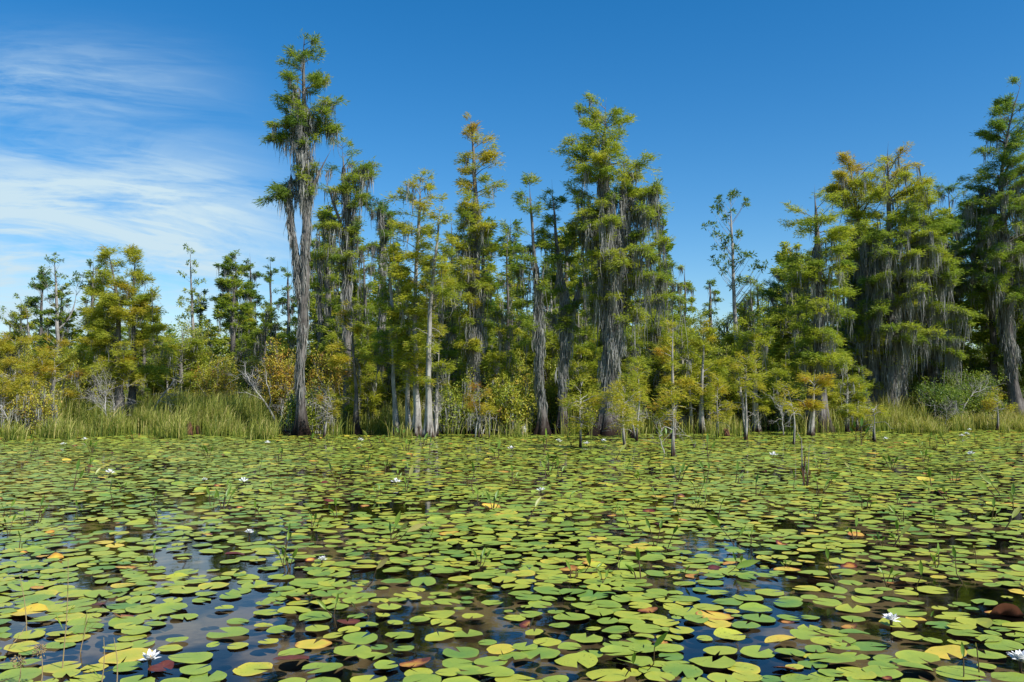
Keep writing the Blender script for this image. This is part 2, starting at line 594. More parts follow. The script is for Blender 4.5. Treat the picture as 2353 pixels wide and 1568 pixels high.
def cypress(label, D, trunks, prof, tint=0.45, dens=1.0, moss=0.0, trunk_moss=None, moss_band=None, seed=1, bark=None, rust_top=0.0, bare=0.25,
            leafL=0.165, leafW=0.025, flare=1.9, rise=(0.05, 0.75), depth=0.9, name='cypress_tree', cat='tree', group=None, twig_step=0.058, main=0, moss_len=(0.35, 1.3),
            flat=0.13, lim=1.0, snags=0, limbs=()):
    rng = np.random.default_rng(seed)
    tint = tint + .02
    if bark is M_PALE:
        flare = min(flare, 1.5)
    bark = bark or M_BARK
    base = at(trunks[main][0][0], trunks[main][0][1], D)
    base[2] = 0
    root = empty(name, base, label, cat, group)
    wood, fol, mo = Acc(), Acc(), Acc()
    lines = []
    for k, pts in enumerate(trunks):
        lines.append(trunk_tube(wood, rng, pts, D, depth_off=(k * 0.35 if k else 0), flare=flare))
    TP, TR = lines[main]
    s = D / FX
    py = np.array([p[0] for p in prof], float)
    zt = EYE + (SP + (CY - py) / FX * CP) / (CP - (CY - py) / FX * SP) * D      # heights of the outline
    xl = np.array([at(p[1], p[0], D)[0] for p in prof])
    xr = np.array([at(p[2], p[0], D)[0] for p in prof])
    o = np.argsort(zt)
    zt, xl, xr = zt[o], xl[o], xr[o]
    zs = np.linspace(zt[0], zt[-1], 200)
    wdt = np.interp(zs, zt, xr) - np.interp(zs, zt, xl)
    area = wdt.sum() * (zs[1] - zs[0])
    n = max(8, int(area * 5.7 * dens))
    cdf = np.cumsum(wdt + 0.55)
    cdf /= cdf[-1]
    z_tip = np.interp(rng.random(n), cdf, zs)
    rel = (z_tip - zt[0]) / (zt[-1] - zt[0] + 1e-6)
    az = rng.uniform(0, 2 * math.pi, n)
    xt = np.clip(line_at(TP, np.minimum(z_tip, TP[-1, 2]))[:, 0], np.interp(z_tip, zt, xl) + .05, np.interp(z_tip, zt, xr) - .05)
    eR = np.maximum(np.interp(z_tip, zt, xr) - xt, .08)
    eL = np.maximum(xt - np.interp(z_tip, zt, xl), .08)
    ex = np.where(np.cos(az) > 0, eR, eL)
    ed = np.maximum((eR + eL) * .5 * depth, .12)
    rr = 1 / np.sqrt((np.cos(az) / ex) ** 2 + (np.sin(az) / ed) ** 2)
    ln = rr * (0.42 + 0.62 * rng.random(n) ** .55) * lim
    slope = rise[0] + (rise[1] - rise[0]) * rel ** 1.5 + rng.normal(0, .12, n)
    z_at = np.clip(z_tip - slope * ln, max(.5, TP[0, 2]), TP[-1, 2] - .03)
    A = line_at(TP, z_at)
    xtip = xt + np.cos(az) * ln
    if len(lines) > 1:
        best = np.abs(A[:, 0] - xtip)
        for P2, _ in lines:
            ok2 = z_at < P2[-1, 2] - .02
            B2 = line_at(P2, z_at)
            d2 = np.abs(B2[:, 0] - xtip)
            sw = ok2 & (d2 < best)
            A[sw] = B2[sw]
            best = np.where(sw, d2, best)
    dirh = np.stack([np.cos(az), np.sin(az), np.zeros(n)], 1)
    tipP = np.stack([xtip, TP[0, 1] + np.sin(az) * ln, z_tip], 1)
    K = 7
    tt = np.linspace(0, 1, K)
    sag = rng.uniform(-.02, .12, n)
    BP = A[:, None] + (tipP - A)[:, None] * tt[None, :, None]
    BP[:, :, 2] += ((tt * (1 - tt))[None] * 4 * (sag + .03)[:, None] * ln[:, None])
    jit = rng.normal(0, .035, (n, K, 3)) * np.minimum(ln, 1.6)[:, None, None] * tt[None, :, None]
    BP += jit
    for (xa, ya, xt_, yt_, dep) in limbs:
        pa, pb = at(xa, ya, D), at(xt_, yt_, D)
        pa[1] = TP[0, 1]
        pb[1] = TP[0, 1] + dep
        g = pa + (pb - pa) * tt[:, None] + rng.normal(0, .04, (K, 3)) * tt[:, None]
        le = float(np.linalg.norm(pb - pa))
        g[:, 2] += tt * (1 - tt) * 4 * .10 * le
        BP = np.concatenate([BP, g[None]])
        ln = np.append(ln, le)
        rel = np.append(rel, .4)
    n = len(BP)
    tubes3(wood, BP, .010 + .011 * np.minimum(ln, 2.5), np.full(n, .004), .5)
    # twigs: flat sprays either side of every limb
    nt_ = np.maximum(3, (ln / twig_step * np.clip(rng.normal(1, .38, n), .25, 1.8)).astype(int))
    idx = np.repeat(np.arange(n), nt_)
    T = len(idx)
    t = bare + (1 - bare) * rng.random(T) ** .8
    t = np.minimum(t, .999)
    f = t * (K - 1)
    i0 = f.astype(int)
    fr = (f - i0)[:, None]
    P0 = BP[idx, i0] * (1 - fr) + BP[idx, i0 + 1] * fr
    bd = unit(BP[idx, i0 + 1] - BP[idx, i0])
    side = rng.choice([-1, 1], T)
    ang = side * rng.uniform(.35, 1.15, T)
    ca, sa = np.cos(ang)[:, None], np.sin(ang)[:, None]
    perp = unit(np.cross(UP, bd))
    td = bd * ca + perp * sa
    td[:, 2] += rng.normal(.06, .16, T)
    td = unit(td)
    tl = (0.16 + 0.30 * rng.random(T)) * np.clip(.4 + ln[idx] * .45, .4, 1.15) * (1.1 - .35 * t)
    Kt = 20
    q = (np.arange(Kt) + .6) / Kt
    LP = P0[:, None] + td[:, None] * (tl[:, None] * q[None])[..., None]
    LP[:, :, 2] -= (q[None] ** 2) * tl[:, None] * rng.uniform(0, .35, T)[:, None]
    LP += rng.normal(0, flat * .5, LP.shape)
    sgn = np.where(np.arange(Kt) % 2 == 0, 1, -1)[None, :, None]
    pp = unit(np.cross(UP, td))
    LD = td[:, None] * .9 + pp[:, None] * sgn * .6 + rng.normal(0, .26, (T, Kt, 3)) + np.array((0, 0, .08)) - UP * (q[None] ** 2 * .35)[..., None]
    LN = np.array((0, 0, .7)) + rng.normal(0, .9, (T, Kt, 3))
    btint = rng.normal(0, .055, n) + rust_top * np.clip((rel - .55) / .45, 0, 1) ** 1.5 + np.where(rng.random(n) < .03, .09, 0)
    ti = np.clip(tint + btint[idx][:, None] + rng.normal(0, .035, (T, 1)) + rng.normal(0, .03, (T, Kt)), 0, 1)
    sz = rng.uniform(.7, 1.25, (T, Kt))
    leaves(fol, LP.reshape(-1, 3), LD.reshape(-1, 3), LN.reshape(-1, 3), (leafL * sz).ravel(), (leafW * sz).ravel(), ti.ravel())
    sel = rng.random(T) < .35
    TW = np.stack([P0[sel], P0[sel] + td[sel] * tl[sel][:, None] * .9], 1)
    tubes3(wood, TW, np.full(sel.sum(), .004), np.full(sel.sum(), .002))
    # moss hung from the limbs
    if moss > 0:
        cl = rng.random(T) < moss * .17
        if moss_band:
            zA, zB = at(0, moss_band[1], D)[2], at(0, moss_band[0], D)[2]
            inside = (P0[:, 2] > zA) & (P0[:, 2] < zB)
            cl &= inside | (rng.random(T) < .12)
        c = P0[cl]
        m = 15
        of = rng.normal(0, .075, (len(c) * m, 3)) * np.array((1.2, 1.2, .4))
        C = np.repeat(c, m, 0) + of
        clen = rng.uniform(moss_len[0], moss_len[1], len(c)) * rng.choice([.5, 1.0, 1.35], len(c))
        L = np.repeat(clen, m) * rng.uniform(.5, 1.1, len(C)) * np.exp(-(of[:, 0] ** 2 + of[:, 1] ** 2) / .012)
        L = np.minimum(L, np.maximum(C[:, 2] - .25, .1))
        strands(mo, C, L, rng.uniform(.018, .042, len(C)), np.clip(np.repeat(rng.normal(.40, .16, len(c)), m) + rng.normal(0, .1, len(C)), 0, 1), rng)
    if trunk_moss:
        for (k, y0, y1, amt, fat) in trunk_moss:
            P, RR = lines[k]
            zA, zB = at(0, y1, D)[2], at(0, y0, D)[2]
            m = int((zB - zA) * 190 * amt)
            z = rng.uniform(zA, zB, m)
            th = rng.uniform(0, 2 * math.pi, m)
            cl_ = np.sin(z * 2.6 + 2 * np.sin(th + seed)) * np.sin(th * 2 + z * 1.1 + seed) + .5 * np.sin(z * 6.1 + th * 3)
            kp = rng.random(m) < .55 + .45 * cl_
            z, th, cl_ = z[kp], th[kp], cl_[kp]
            m = len(z)
            c = line_at(P, z)
            r = np.interp(z, P[:, 2], RR)
            env = np.sin(np.clip((z - zA) / (zB - zA), 0, 1) * math.pi) ** .6
            ro = r * (1.0 + rng.uniform(0, .15, m)) + fat * .55 * env * np.clip(.4 + .8 * cl_, .1, 1.3) * rng.random(m) ** 1.4
            c = c + np.stack([np.cos(th) * ro, np.sin(th) * ro, np.zeros(m)], 1)
            L = np.minimum(rng.uniform(.15, .7, m), np.maximum(z - .15, .1))
            strands(mo, c, L, rng.uniform(.02, .05, m), np.clip(.38 + .2 * cl_ + rng.normal(0, .15, m), 0, 1), rng, sway=.11)
    for _ in range(snags):
        P2 = lines[rng.integers(0, len(lines))][0]
        z0 = rng.uniform(.25, .72) * P2[-1, 2]
        a0 = line_at(P2, np.array([z0]))[0]
        th0 = rng.uniform(0, 6.283)
        L0 = rng.uniform(.25, .75)
        g = [a0]
        dv = np.array((math.cos(th0), math.sin(th0) * .7, rng.uniform(-.1, .6)))
        for q in range(5):
            dv = unit(dv + rng.normal(0, .28, 3) + np.array((0, 0, -.12 * q)))
            g.append(g[-1] + dv * L0 / 5)
        g = np.array(g)
        tubes3(wood, g[None], np.array([.013]), np.array([.004]))
        for q in range(3):
            p = g[rng.integers(2, 6)]
            e = p + unit(rng.normal(0, 1, 3) + np.array((0, 0, .3))) * rng.uniform(.1, .3)
            tubes3(wood, np.stack([p, (p + e) / 2 + rng.normal(0, .02, 3), e])[None], np.array([.006]), np.array([.003]))
    wood.build('trunk', bark, root, base, smooth=True)
    fol.build('crown', M_LEAF, root, base)
    if mo.n:
        mo.build('moss_foliage', M_MOSS, root, base)
    return root


def leafy(label, D, trunks, clumps, tint=0.2, seed=1, leafL=0.16, leafW=0.055, per=26, spread=0.20, bark=None, name='bay_tree', cat='tree', group=None,
          join=0.9, whorl=True, flare=1.3, bare_twigs=0):
    """slender broadleaf tree: each clump is (x, y, size) in the photo, twigs run to it from the trunk"""
    rng = np.random.default_rng(seed)
    base = at(trunks[0][0][0], trunks[0][0][1], D)
    base[2] = 0
    root = empty(name, base, label, cat, group)
    wood, fol = Acc(), Acc()
    lines = [trunk_tube(wood, rng, p, D, flare=flare, sides=9) for p in trunks]
    for (x, y, sz) in clumps:
        c = at(x, y, D)
        ext = sz / FX * D
        n = max(3, int(sz * sz / 110))
        pts = c + rng.normal(0, .48, (n, 3)) * ext * np.array((1, .9, .75))
        P = lines[min(range(len(lines)), key=lambda k: np.abs(lines[k][0] - c).sum(1).min())][0]
        for p in pts:
            h = math.hypot(p[0] - np.interp(p[2], P[:, 2], P[:, 0]), p[1] - np.interp(p[2], P[:, 2], P[:, 1]))
            z0 = min(max(p[2] - join * h - .15, P[0, 2] + .3), P[-1, 2] - .02)
            a = line_at(P, np.array([z0]))[0]
            mid = a + (p - a) * .55 + np.array((0, 0, -.10 * h))
            g = np.stack([a, a + (mid - a) * .5, mid, p])[None]
            tubes3(wood, g, np.array([.008 + .008 * h]), np.array([.004]))
        K = per
        C = np.repeat(pts, K, 0)
        d = unit(rng.normal(0, 1, (n * K, 3)) + np.array((0, 0, .25)))
        st = C + d * rng.uniform(.0, spread * .55, (n * K, 1)) + np.repeat(rng.normal(0, .09, (n, 1, 3)), K, 0).reshape(-1, 3)
        nn = np.array((0, 0, 1.0)) + rng.normal(0, .55, (n * K, 3))
        tt = np.clip(tint + np.repeat(rng.normal(0, .06, n), K) + rng.normal(0, .05, n * K), 0, 1)
        s_ = rng.uniform(.65, 1.15, n * K)
        leaves(fol, st, d, nn, leafL * s_, leafW * s_, tt)
    wood.build('trunk', bark or M_PALE, root, base, smooth=True)
    fol.build('crown', M_BROAD, root, base)
    return root


def shrub(label, D, x, ybase, xl, xr, ytop, tint=0.5, seed=1, n=120, K=22, leafL=0.10, leafW=0.045, wood_mat=None, tw=1.0, gap=.12, moss=0.0, name='shrub', cat='shrub', group=None,
          low=.12, fuzz=.10, tvar=.07):
    rng = np.random.default_rng(seed)
    base = at(x, ybase, D)
    base[2] = 0.02
    root = empty(name, base, label, cat, group)
    wood, fol, mo = Acc(), Acc(), Acc()
    z1 = at(x, ytop, D)[2]
    XL, XR = at(xl, ybase, D)[0], at(xr, ybase, D)[0]
    cx, rx = (XL + XR) / 2, (XR - XL) / 2
    d = unit(rng.normal(0, 1, (n, 3)))
    r = rng.random(n) ** .42
    lump = 1 + .22 * np.sin(d[:, 0] * 4.1 + seed) * np.cos(d[:, 2] * 5.3 + seed * 2) + .12 * np.sin(d[:, 1] * 9 + seed)
    E = d * (r * lump)[:, None]
    zc = z1 * (.5 + low * .5)
    E = np.stack([cx + E[:, 0] * rx, base[1] + E[:, 1] * rx * .9, zc + E[:, 2] * (z1 - zc)], 1)
    E[:, 2] = np.maximum(E[:, 2], .15)
    sel = np.arange(n)
    S0 = np.stack([cx + rng.normal(0, .16 * rx, n), base[1] + rng.normal(0, .16 * rx, n), np.zeros(n)], 1)
    mid = S0 + (E - S0) * np.array((.42, .42, .6)) + rng.normal(0, .08, (n, 3))
    G = np.stack([S0, S0 * .5 + mid * .5 + rng.normal(0, .05, (n, 3)), mid, mid * .45 + E * .55 + rng.normal(0, .06, (n, 3)), E], 1)
    tubes3(wood, G, np.full(n, .013) * rng.uniform(.6, 1.5, n), np.full(n, .0045))
    m2 = int(n * 3 * tw)
    k = rng.integers(0, n, m2)
    f = rng.random((m2, 1))
    a = mid[k] * (1 - f) + E[k] * f
    b = a + unit(rng.normal(0, 1, (m2, 3)) + np.array((0, 0, .35))) * rng.uniform(.12, .45, (m2, 1))
    tubes3(wood, np.stack([a, (a + b) / 2 + rng.normal(0, .03, (m2, 3)), b], 1), np.full(m2, .0065), np.full(m2, .003))
    keep = rng.random(m2) > gap
    ends = np.concatenate([E, b[keep]])
    m = len(ends)
    C = np.repeat(ends, K, 0) + rng.normal(0, fuzz, (m * K, 3))
    dd = unit(rng.normal(0, 1, (m * K, 3)) + np.array((0, 0, .3)))
    nn = np.array((0, 0, 1.0)) + rng.normal(0, .7, (m * K, 3))
    tt = np.clip(tint + np.repeat(rng.normal(0, tvar, m), K) + rng.normal(0, .05, m * K), 0, 1)
    s_ = rng.uniform(.6, 1.2, m * K)
    leaves(fol, C, dd, nn, leafL * s_, leafW * s_, tt)
    wood.build('stem', wood_mat or M_TWIG, root, base)
    fol.build('foliage', M_BROAD, root, base)
    if moss > 0:
        q = rng.random(m) < moss * .3
        C = np.repeat(ends[q], 9, 0) + rng.normal(0, .05, (q.sum() * 9, 3))
        L = np.minimum(rng.uniform(.2, .9, len(C)), np.maximum(C[:, 2] - .1, .1))
        strands(mo, C, L, rng.uniform(.02, .045, len(C)), np.clip(rng.normal(.5, .18, len(C)), 0, 1), rng)
        mo.build('moss_foliage', M_MOSS, root, base)
    return root


def dead_branch(label, D, pts, seed=1, r=4, twigs=14, tl=70, name='dead_branch', cat='dead wood', mat_=None):
    """bare bleached branch: pts (x, y) from its foot"""
    rng = np.random.default_rng(seed)
    P = np.array([at(x, y, D) for x, y in pts])
    P[:, 1] += np.linspace(0, .5, len(P)) * rng.normal(0, .6)
    base = P[0].copy()
    a = Acc()
    k = np.linspace(0, len(P) - 1, 14)
    Q = np.stack([np.interp(k, np.arange(len(P)), P[:, j]) for j in range(3)], 1) + rng.normal(0, .025, (14, 3)) * np.linspace(0, 1, 14)[:, None]
    r0 = r * .75 / FX * D
    tube(a, Q, np.linspace(r0, r0 * .35, 14), 7)
    t = unit(P[-1] - P[0])

    def spray(p, d, L, rr, lev):
        b1 = p + d * L * .5 + rng.normal(0, .07, 3) * L
        b2 = b1 + unit(d + rng.normal(0, .35, 3)) * L * .5
        tubes3(a, np.stack([p, b1, b2])[None], np.array([rr]), np.array([rr * .4]))
        if lev:
            for _ in range(3):
                f = rng.random()
                spray(p + (b2 - p) * (.35 + .6 * f), unit(d + rng.normal(0, .6, 3)), L * .55, rr * .55, lev - 1)
    for _ in range(twigs):
        i = rng.integers(5, 14)
        spray(Q[i], unit(t + rng.normal(0, .7, 3) + np.array((0, 0, .1))), tl / FX * D * rng.uniform(.4, 1), max(r0 * .26, .006), 2)
    o = a.build(name, mat_ or M_DEAD, None, base)
    return tag(o, label, cat)


# ---- the tall cypresses along the water's edge
cypress('tallest moss draped cypress, its grey shaggy trunk leaning above all other trees', 31.5,
        [[(692, 1001, 13), (690, 900, 9), (694, 780, 12), (700, 640, 12), (704, 520, 11), (700, 420, 10), (697, 330, 9), (698, 220, 6), (697, 120, 3), (698, 72, 1)],
         [(692, 690, 9), (680, 590, 8), (668, 500, 7), (662, 440, 5), (672, 390, 3)],
         [(703, 500, 7), (718, 430, 6), (740, 380, 4), (765, 340, 2)]],
        [(70, 690, 704), (100, 664, 738), (130, 650, 748), (165, 636, 772), (200, 650, 752), (228, 632, 790), (262, 640, 770), (290, 618, 778), (318, 612, 745), (345, 690, 730), (385, 692, 730), (410, 640, 720), (440, 606, 716), (465, 625, 705)],
        tint=.31, dens=1.1, moss=1.1, moss_band=(200, 500), seed=11, rise=(-.1, .7), limbs=[(690, 450, 604, 466, -.2), (690, 445, 625, 425, .2), (692, 470, 640, 440, -.5), (698, 330, 614, 322, 0), (698, 300, 640, 240, .2), (700, 280, 790, 232, -.2), (700, 330, 775, 290, .2)],
        trunk_moss=[(0, 470, 920, 1.0, .02), (0, 240, 470, 5.0, 1.0), (1, 400, 680, 1.6, .08)], flare=1.5)
cypress('mossy spreading cypress just right of the tallest tree, grey curtains under flat boughs', 35.5,
        [[(800, 990, 11), (798, 800, 9), (796, 640, 9), (800, 520, 8), (795, 420, 6), (785, 335, 2)], [(800, 560, 5), (770, 480, 4), (745, 400, 3)]],
        [(315, 765, 790), (335, 748, 815), (365, 735, 862), (400, 728, 866), (440, 740, 850), (490, 728, 820), (540, 720, 830), (590, 722, 830), (640, 760, 800)],
        tint=.36, dens=.85, moss=1.7, moss_band=(360, 620), seed=12, trunk_moss=[(0, 380, 760, 1.8, .32)], moss_len=(.4, 1.6), limbs=[(796, 430, 865, 398, 0), (796, 420, 862, 372, .3), (797, 520, 725, 525, -.3), (798, 560, 830, 520, -.4), (797, 480, 735, 430, .2), (799, 600, 722, 590, .3), (799, 600, 860, 560, .2)])
cypress('dark flat topped cypress with black moss columns behind the fork of pale trunks', 38,
        [[(872, 985, 9), (876, 760, 8), (880, 600, 8), (880, 500, 6), (880, 462, 3)]],
        [(455, 830, 912), (480, 815, 918), (505, 818, 915), (540, 840, 900), (600, 850, 900)],
        tint=.2, dens=.95, moss=1.5, moss_band=(470, 640), seed=13, trunk_moss=[(0, 480, 760, 1.4, .16)], moss_len=(.5, 1.6))
cypress('yellow green cypress with flat tufted top and bright white upper trunk', 31,
        [[(958, 1006, 9), (956, 880, 7), (953, 700, 5), (960, 560, 5), (965, 460, 4), (966, 402, 1)]],
        [(400, 928, 992), (425, 905, 985), (455, 905, 1005), (490, 915, 990), (530, 900, 985), (570, 888, 1008), (640, 880, 1010), (700, 890, 1005), (760, 880, 1010), (830, 910, 1000), (880, 930, 1000)],
        tint=.51, dens=1.3, snags=16, moss=.7, moss_band=(400, 560), seed=14, bark=M_PALE, rise=(-.02, .45))
cypress('slim open cypress with spire tip and wide golden green lower tiers', 30,
        [[(986, 1008, 9), (984, 900, 7), (985, 780, 6), (993, 640, 5), (1008, 530, 3), (1012, 452, 1)]],
        [(450, 1008, 1018), (475, 1000, 1030), (510, 992, 1045), (560, 990, 1055), (620, 975, 1052), (680, 968, 1058), (740, 965, 1060), (800, 975, 1060), (850, 985, 1075), (885, 990, 1040)],
        tint=.50, dens=1.25, snags=16, moss=.35, seed=15, bark=M_PALE, rise=(-.05, .4))
cypress('dark green young cypress on the thin leftmost trunk of the pale clump', 31.5,
        [[(912, 1003, 7), (906, 900, 5), (902, 760, 5), (897, 640, 4), (893, 575, 1)]],
        [(568, 880, 905), (600, 862, 930), (650, 855, 940), (700, 850, 950), (760, 850, 955), (820, 850, 960), (850, 860, 950)],
        tint=.36, dens=.85, moss=.4, seed=16, bark=M_PALE)
cypress('rusty tipped conical cypress, a tall spire over a dark mossy trunk', 33,
        [[(1086, 992, 15), (1090, 880, 12), (1092, 740, 13), (1090, 600, 11), (1093, 470, 7), (1088, 370, 5), (1081, 265, 1)]],
        [(262, 1075, 1088), (285, 1062, 1128), (315, 1055, 1140), (350, 1050, 1143), (390, 1048, 1152), (420, 1050, 1163), (455, 1046, 1158), (490, 1045, 1166), (530, 1050, 1160), (575, 1015, 1160), (610, 1040, 1165), (660, 1010, 1170), (720, 1050, 1160), (830, 1040, 1180), (850, 1080, 1110)],
        tint=.47, dens=1.05, moss=1.3, moss_band=(480, 800), seed=17, rust_top=.24, trunk_moss=[(0, 460, 900, 2.2, .36)], rise=(.0, .6))
cypress('slim dark cypress with sparse tiers and a black moss beard halfway up', 32,
        [[(1247, 990, 11), (1243, 900, 7), (1238, 760, 7), (1233, 640, 5), (1222, 500, 4), (1215, 408, 1)]],
        [(405, 1205, 1228), (425, 1190, 1242), (455, 1184, 1240), (500, 1180, 1240), (545, 1172, 1255), (600, 1165, 1262), (660, 1180, 1262), (705, 1185, 1270)],
        tint=.32, dens=1.3, moss=.9, moss_band=(560, 860), seed=18, trunk_moss=[(0, 600, 930, 2.2, .28)], limbs=[(1240, 745, 1195, 728, 0), (1240, 800, 1202, 790, .3), (1236, 640, 1180, 625, .2), (1236, 620, 1262, 600, -.2), (1238, 770, 1210, 745, -.3)])
cypress('dark cypress whose forked shaggy trunk stands beside the big moss tree', 32.5,
        [[(1291, 990, 11), (1293, 900, 8), (1300, 780, 10), (1298, 690, 9), (1285, 620, 7), (1275, 520, 4), (1268, 412, 1)], [(1300, 760, 8), (1322, 690, 6), (1335, 640, 4)]],
        [(412, 1258, 1285), (435, 1240, 1300), (480, 1235, 1318), (530, 1232, 1325), (580, 1235, 1325), (640, 1245, 1330), (700, 1260, 1330), (790, 1270, 1340)],
        tint=.30, dens=.95, moss=1.1, moss_band=(560, 900), seed=19, trunk_moss=[(0, 620, 910, 2.2, .30), (1, 640, 770, 1.6, .16)])
cypress('broad massive cypress with thick moss sheathed trunk and layered green top', 32,
        [[(1397, 990, 24), (1402, 880, 17), (1408, 740, 20), (1405, 600, 18), (1392, 480, 14), (1385, 385, 9), (1390, 300, 4), (1392, 225, 1)],
         [(1418, 620, 9), (1432, 520, 8), (1432, 430, 5), (1445, 360, 3)]],
        [(222, 1350, 1412), (245, 1332, 1445), (275, 1330, 1452), (300, 1330, 1462), (325, 1310, 1466), (345, 1290, 1450), (375, 1285, 1500), (400, 1300, 1508), (430, 1290, 1512), (465, 1310, 1530), (500, 1300, 1520), (540, 1310, 1505), (580, 1335, 1530), (640, 1340, 1540), (680, 1350, 1560), (740, 1350, 1520)],
        tint=.41, dens=1.0, moss=1.7, moss_band=(430, 820), seed=20, trunk_moss=[(0, 380, 930, 3.2, .42), (1, 420, 640, 2.4, .35)], rise=(-.05, .6), moss_len=(.5, 1.8), limbs=[(1400, 540, 1530, 478, -.3), (1402, 480, 1512, 430, .3), (1405, 620, 1525, 560, -.5), (1405, 720, 1560, 690, -.6), (1404, 700, 1500, 655, .5), (1395, 400, 1290, 345, .2), (1395, 380, 1300, 330, -.4), (1392, 380, 1505, 392, .1)])
cypress('bushy cypress behind the right flank of the massive tree, moss under it', 36,
        [[(1505, 985, 9), (1508, 800, 7), (1515, 640, 5), (1518, 545, 2)]],
        [(540, 1500, 1530), (580, 1490, 1545), (640, 1470, 1560), (700, 1460, 1575), (760, 1480, 1560), (820, 1480, 1540)],
        tint=.36, dens=.85, moss=1.4, seed=21, moss_len=(.5, 2.0))
cypress('pale trunked cypress with open horizontal tiers beside the domed giant', 34,
        [[(1884, 992, 18), (1885, 880, 12), (1882, 740, 13), (1880, 600, 10), (1875, 500, 5), (1872, 424, 1)], [(1864, 988, 8), (1866, 900, 6), (1880, 780, 4)], [(1908, 986, 6), (1905, 930, 5), (1895, 850, 4)]],
        [(420, 1862, 1888), (450, 1830, 1915), (480, 1805, 1950), (520, 1800, 1955), (560, 1782, 1962), (600, 1775, 1955), (640, 1790, 1970), (690, 1800, 1965), (720, 1830, 1985), (780, 1800, 1960), (830, 1790, 1950), (850, 1810, 1960)],
        tint=.41, dens=.8, moss=.9, moss_band=(560, 860), seed=22, rise=(-.02, .5), trunk_moss=[(0, 560, 840, 1.3, .22)])
cypress('huge dome crowned cypress on three mossy trunks above the sedge', 38,
        [[(2048, 985, 19), (2046, 900, 15), (2050, 760, 13), (2040, 600, 10), (2042, 470, 6), (2040, 325, 1)], [(2022, 982, 15), (2020, 900, 11), (2008, 740, 10), (1985, 560, 7), (1970, 440, 4), (1955, 350, 1)],
         [(2080, 980, 13), (2086, 900, 10), (2096, 760, 7), (2100, 600, 5), (2110, 480, 2)]],
        [(328, 2028, 2060), (345, 1935, 2075), (380, 1912, 2100), (420, 1900, 2125), (460, 1895, 2145), (510, 1900, 2180), (560, 1930, 2200), (620, 1945, 2210), (680, 1960, 2215), (740, 1965, 2215), (790, 1990, 2225), (830, 2080, 2200)],
        tint=.35, dens=.9, moss=1.9, moss_band=(540, 860), seed=23, rust_top=.42, rise=(.1, .6), trunk_moss=[(0, 540, 940, 2.6, .40), (1, 520, 940, 2.4, .38), (2, 600, 930, 2.0, .30)], moss_len=(.5, 2.0))
cypress('towering right hand cypress with grey split trunk, cut by the picture edge', 40,
        [[(2338, 985, 17), (2328, 880, 13), (2313, 740, 15), (2308, 620, 13), (2306, 500, 8), (2300, 400, 5), (2320, 290, 3), (2350, 178, 1)]],
        [(178, 2330, 2370), (210, 2305, 2400), (245, 2290, 2420), (285, 2262, 2430), (312, 2250, 2440), (345, 2225, 2430), (375, 2228, 2440), (420, 2225, 2440), (470, 2200, 2440), (530, 2185, 2440), (590, 2180, 2440), (650, 2200, 2440), (700, 2220, 2440)],
        tint=.26, dens=.7, moss=1.2, moss_band=(420, 800), seed=24, trunk_moss=[(0, 520, 860, 1.8, .24)], moss_len=(.4, 1.6))
cypress('thin dark cypress between the domed giant and the edge tree', 44,
        [[(2200, 975, 9), (2200, 800, 7), (2195, 650, 5), (2185, 520, 3), (2178, 415, 1)]],
        [(412, 2160, 2195), (445, 2145, 2225), (500, 2150, 2230), (560, 2140, 2240), (640, 2150, 2240), (700, 2160, 2240)],
        tint=.22, dens=.8, moss=1.0, seed=25, trunk_moss=[(0, 600, 850, .8, .12)])
cypress('dark mossy cypress in the shade left of the edge tree trunk', 46,
        [[(2262, 972, 9), (2265, 800, 7), (2262, 640, 5), (2262, 540, 2)]],
        [(535, 2240, 2290), (580, 2220, 2300), (650, 2215, 2310), (720, 2225, 2310), (780, 2235, 2300)],
        tint=.2, dens=.8, moss=1.3, seed=26, trunk_moss=[(0, 640, 900, .8, .12)])
cypress('olive two stemmed cypress standing alone in the tall sedge', 37,
        [[(276, 986, 14), (275, 900, 9), (271, 800, 7), (272, 700, 5), (262, 640, 3), (250, 572, 1)], [(293, 984, 11), (296, 900, 8), (300, 780, 5), (298, 680, 3), (302, 572, 1)]],
        [(568, 238, 305), (590, 230, 312), (620, 226, 330), (650, 222, 352), (690, 200, 368), (725, 192, 360), (765, 185, 375), (800, 190, 398), (835, 195, 400), (865, 210, 395), (885, 250, 330)],
        tint=.50, dens=1.35, moss=.15, seed=27, rise=(.0, .55), rust_top=.05)
cypress('low golden cypress at the left edge of the marsh', 34,
        [[(30, 992, 7), (32, 900, 5), (35, 780, 2)]],
        [(770, 0, 70), (800, -40, 110), (840, -60, 150), (880, -40, 150), (920, -30, 120), (955, -20, 90)], tint=.59, dens=.85, moss=.4, seed=28, bark=M_PALE)
cypress('ragged amber cypress in front of the sedge at far left', 36,
        [[(120, 990, 5), (122, 900, 4), (126, 790, 1)]],
        [(775, 110, 145), (810, 90, 175), (860, 80, 190), (900, 75, 190), (935, 90, 170)], tint=.61, dens=.8, moss=.3, seed=29, bark=M_PALE)
cypress('bronze young cypress right of the tallest tree, bushy and low', 32,
        [[(818, 998, 6), (818, 900, 4), (812, 800, 3), (806, 702, 1)]],
        [(700, 795, 815), (735, 775, 845), (780, 765, 862), (830, 765, 878), (870, 775, 880), (905, 790, 850)],
        tint=.61, dens=.95, moss=.2, seed=30)
cypress('fine golden cypress sapling with long feathery crown right of the massive trunk', 29,
        [[(1546, 1020, 5), (1546, 920, 4), (1545, 830, 3), (1546, 735, 1)]],
        [(735, 1538, 1556), (770, 1520, 1580), (820, 1508, 1595), (880, 1500, 1600), (940, 1510, 1590), (975, 1520, 1570)],
        tint=.57, dens=.9, seed=31, bark=M_PALE)
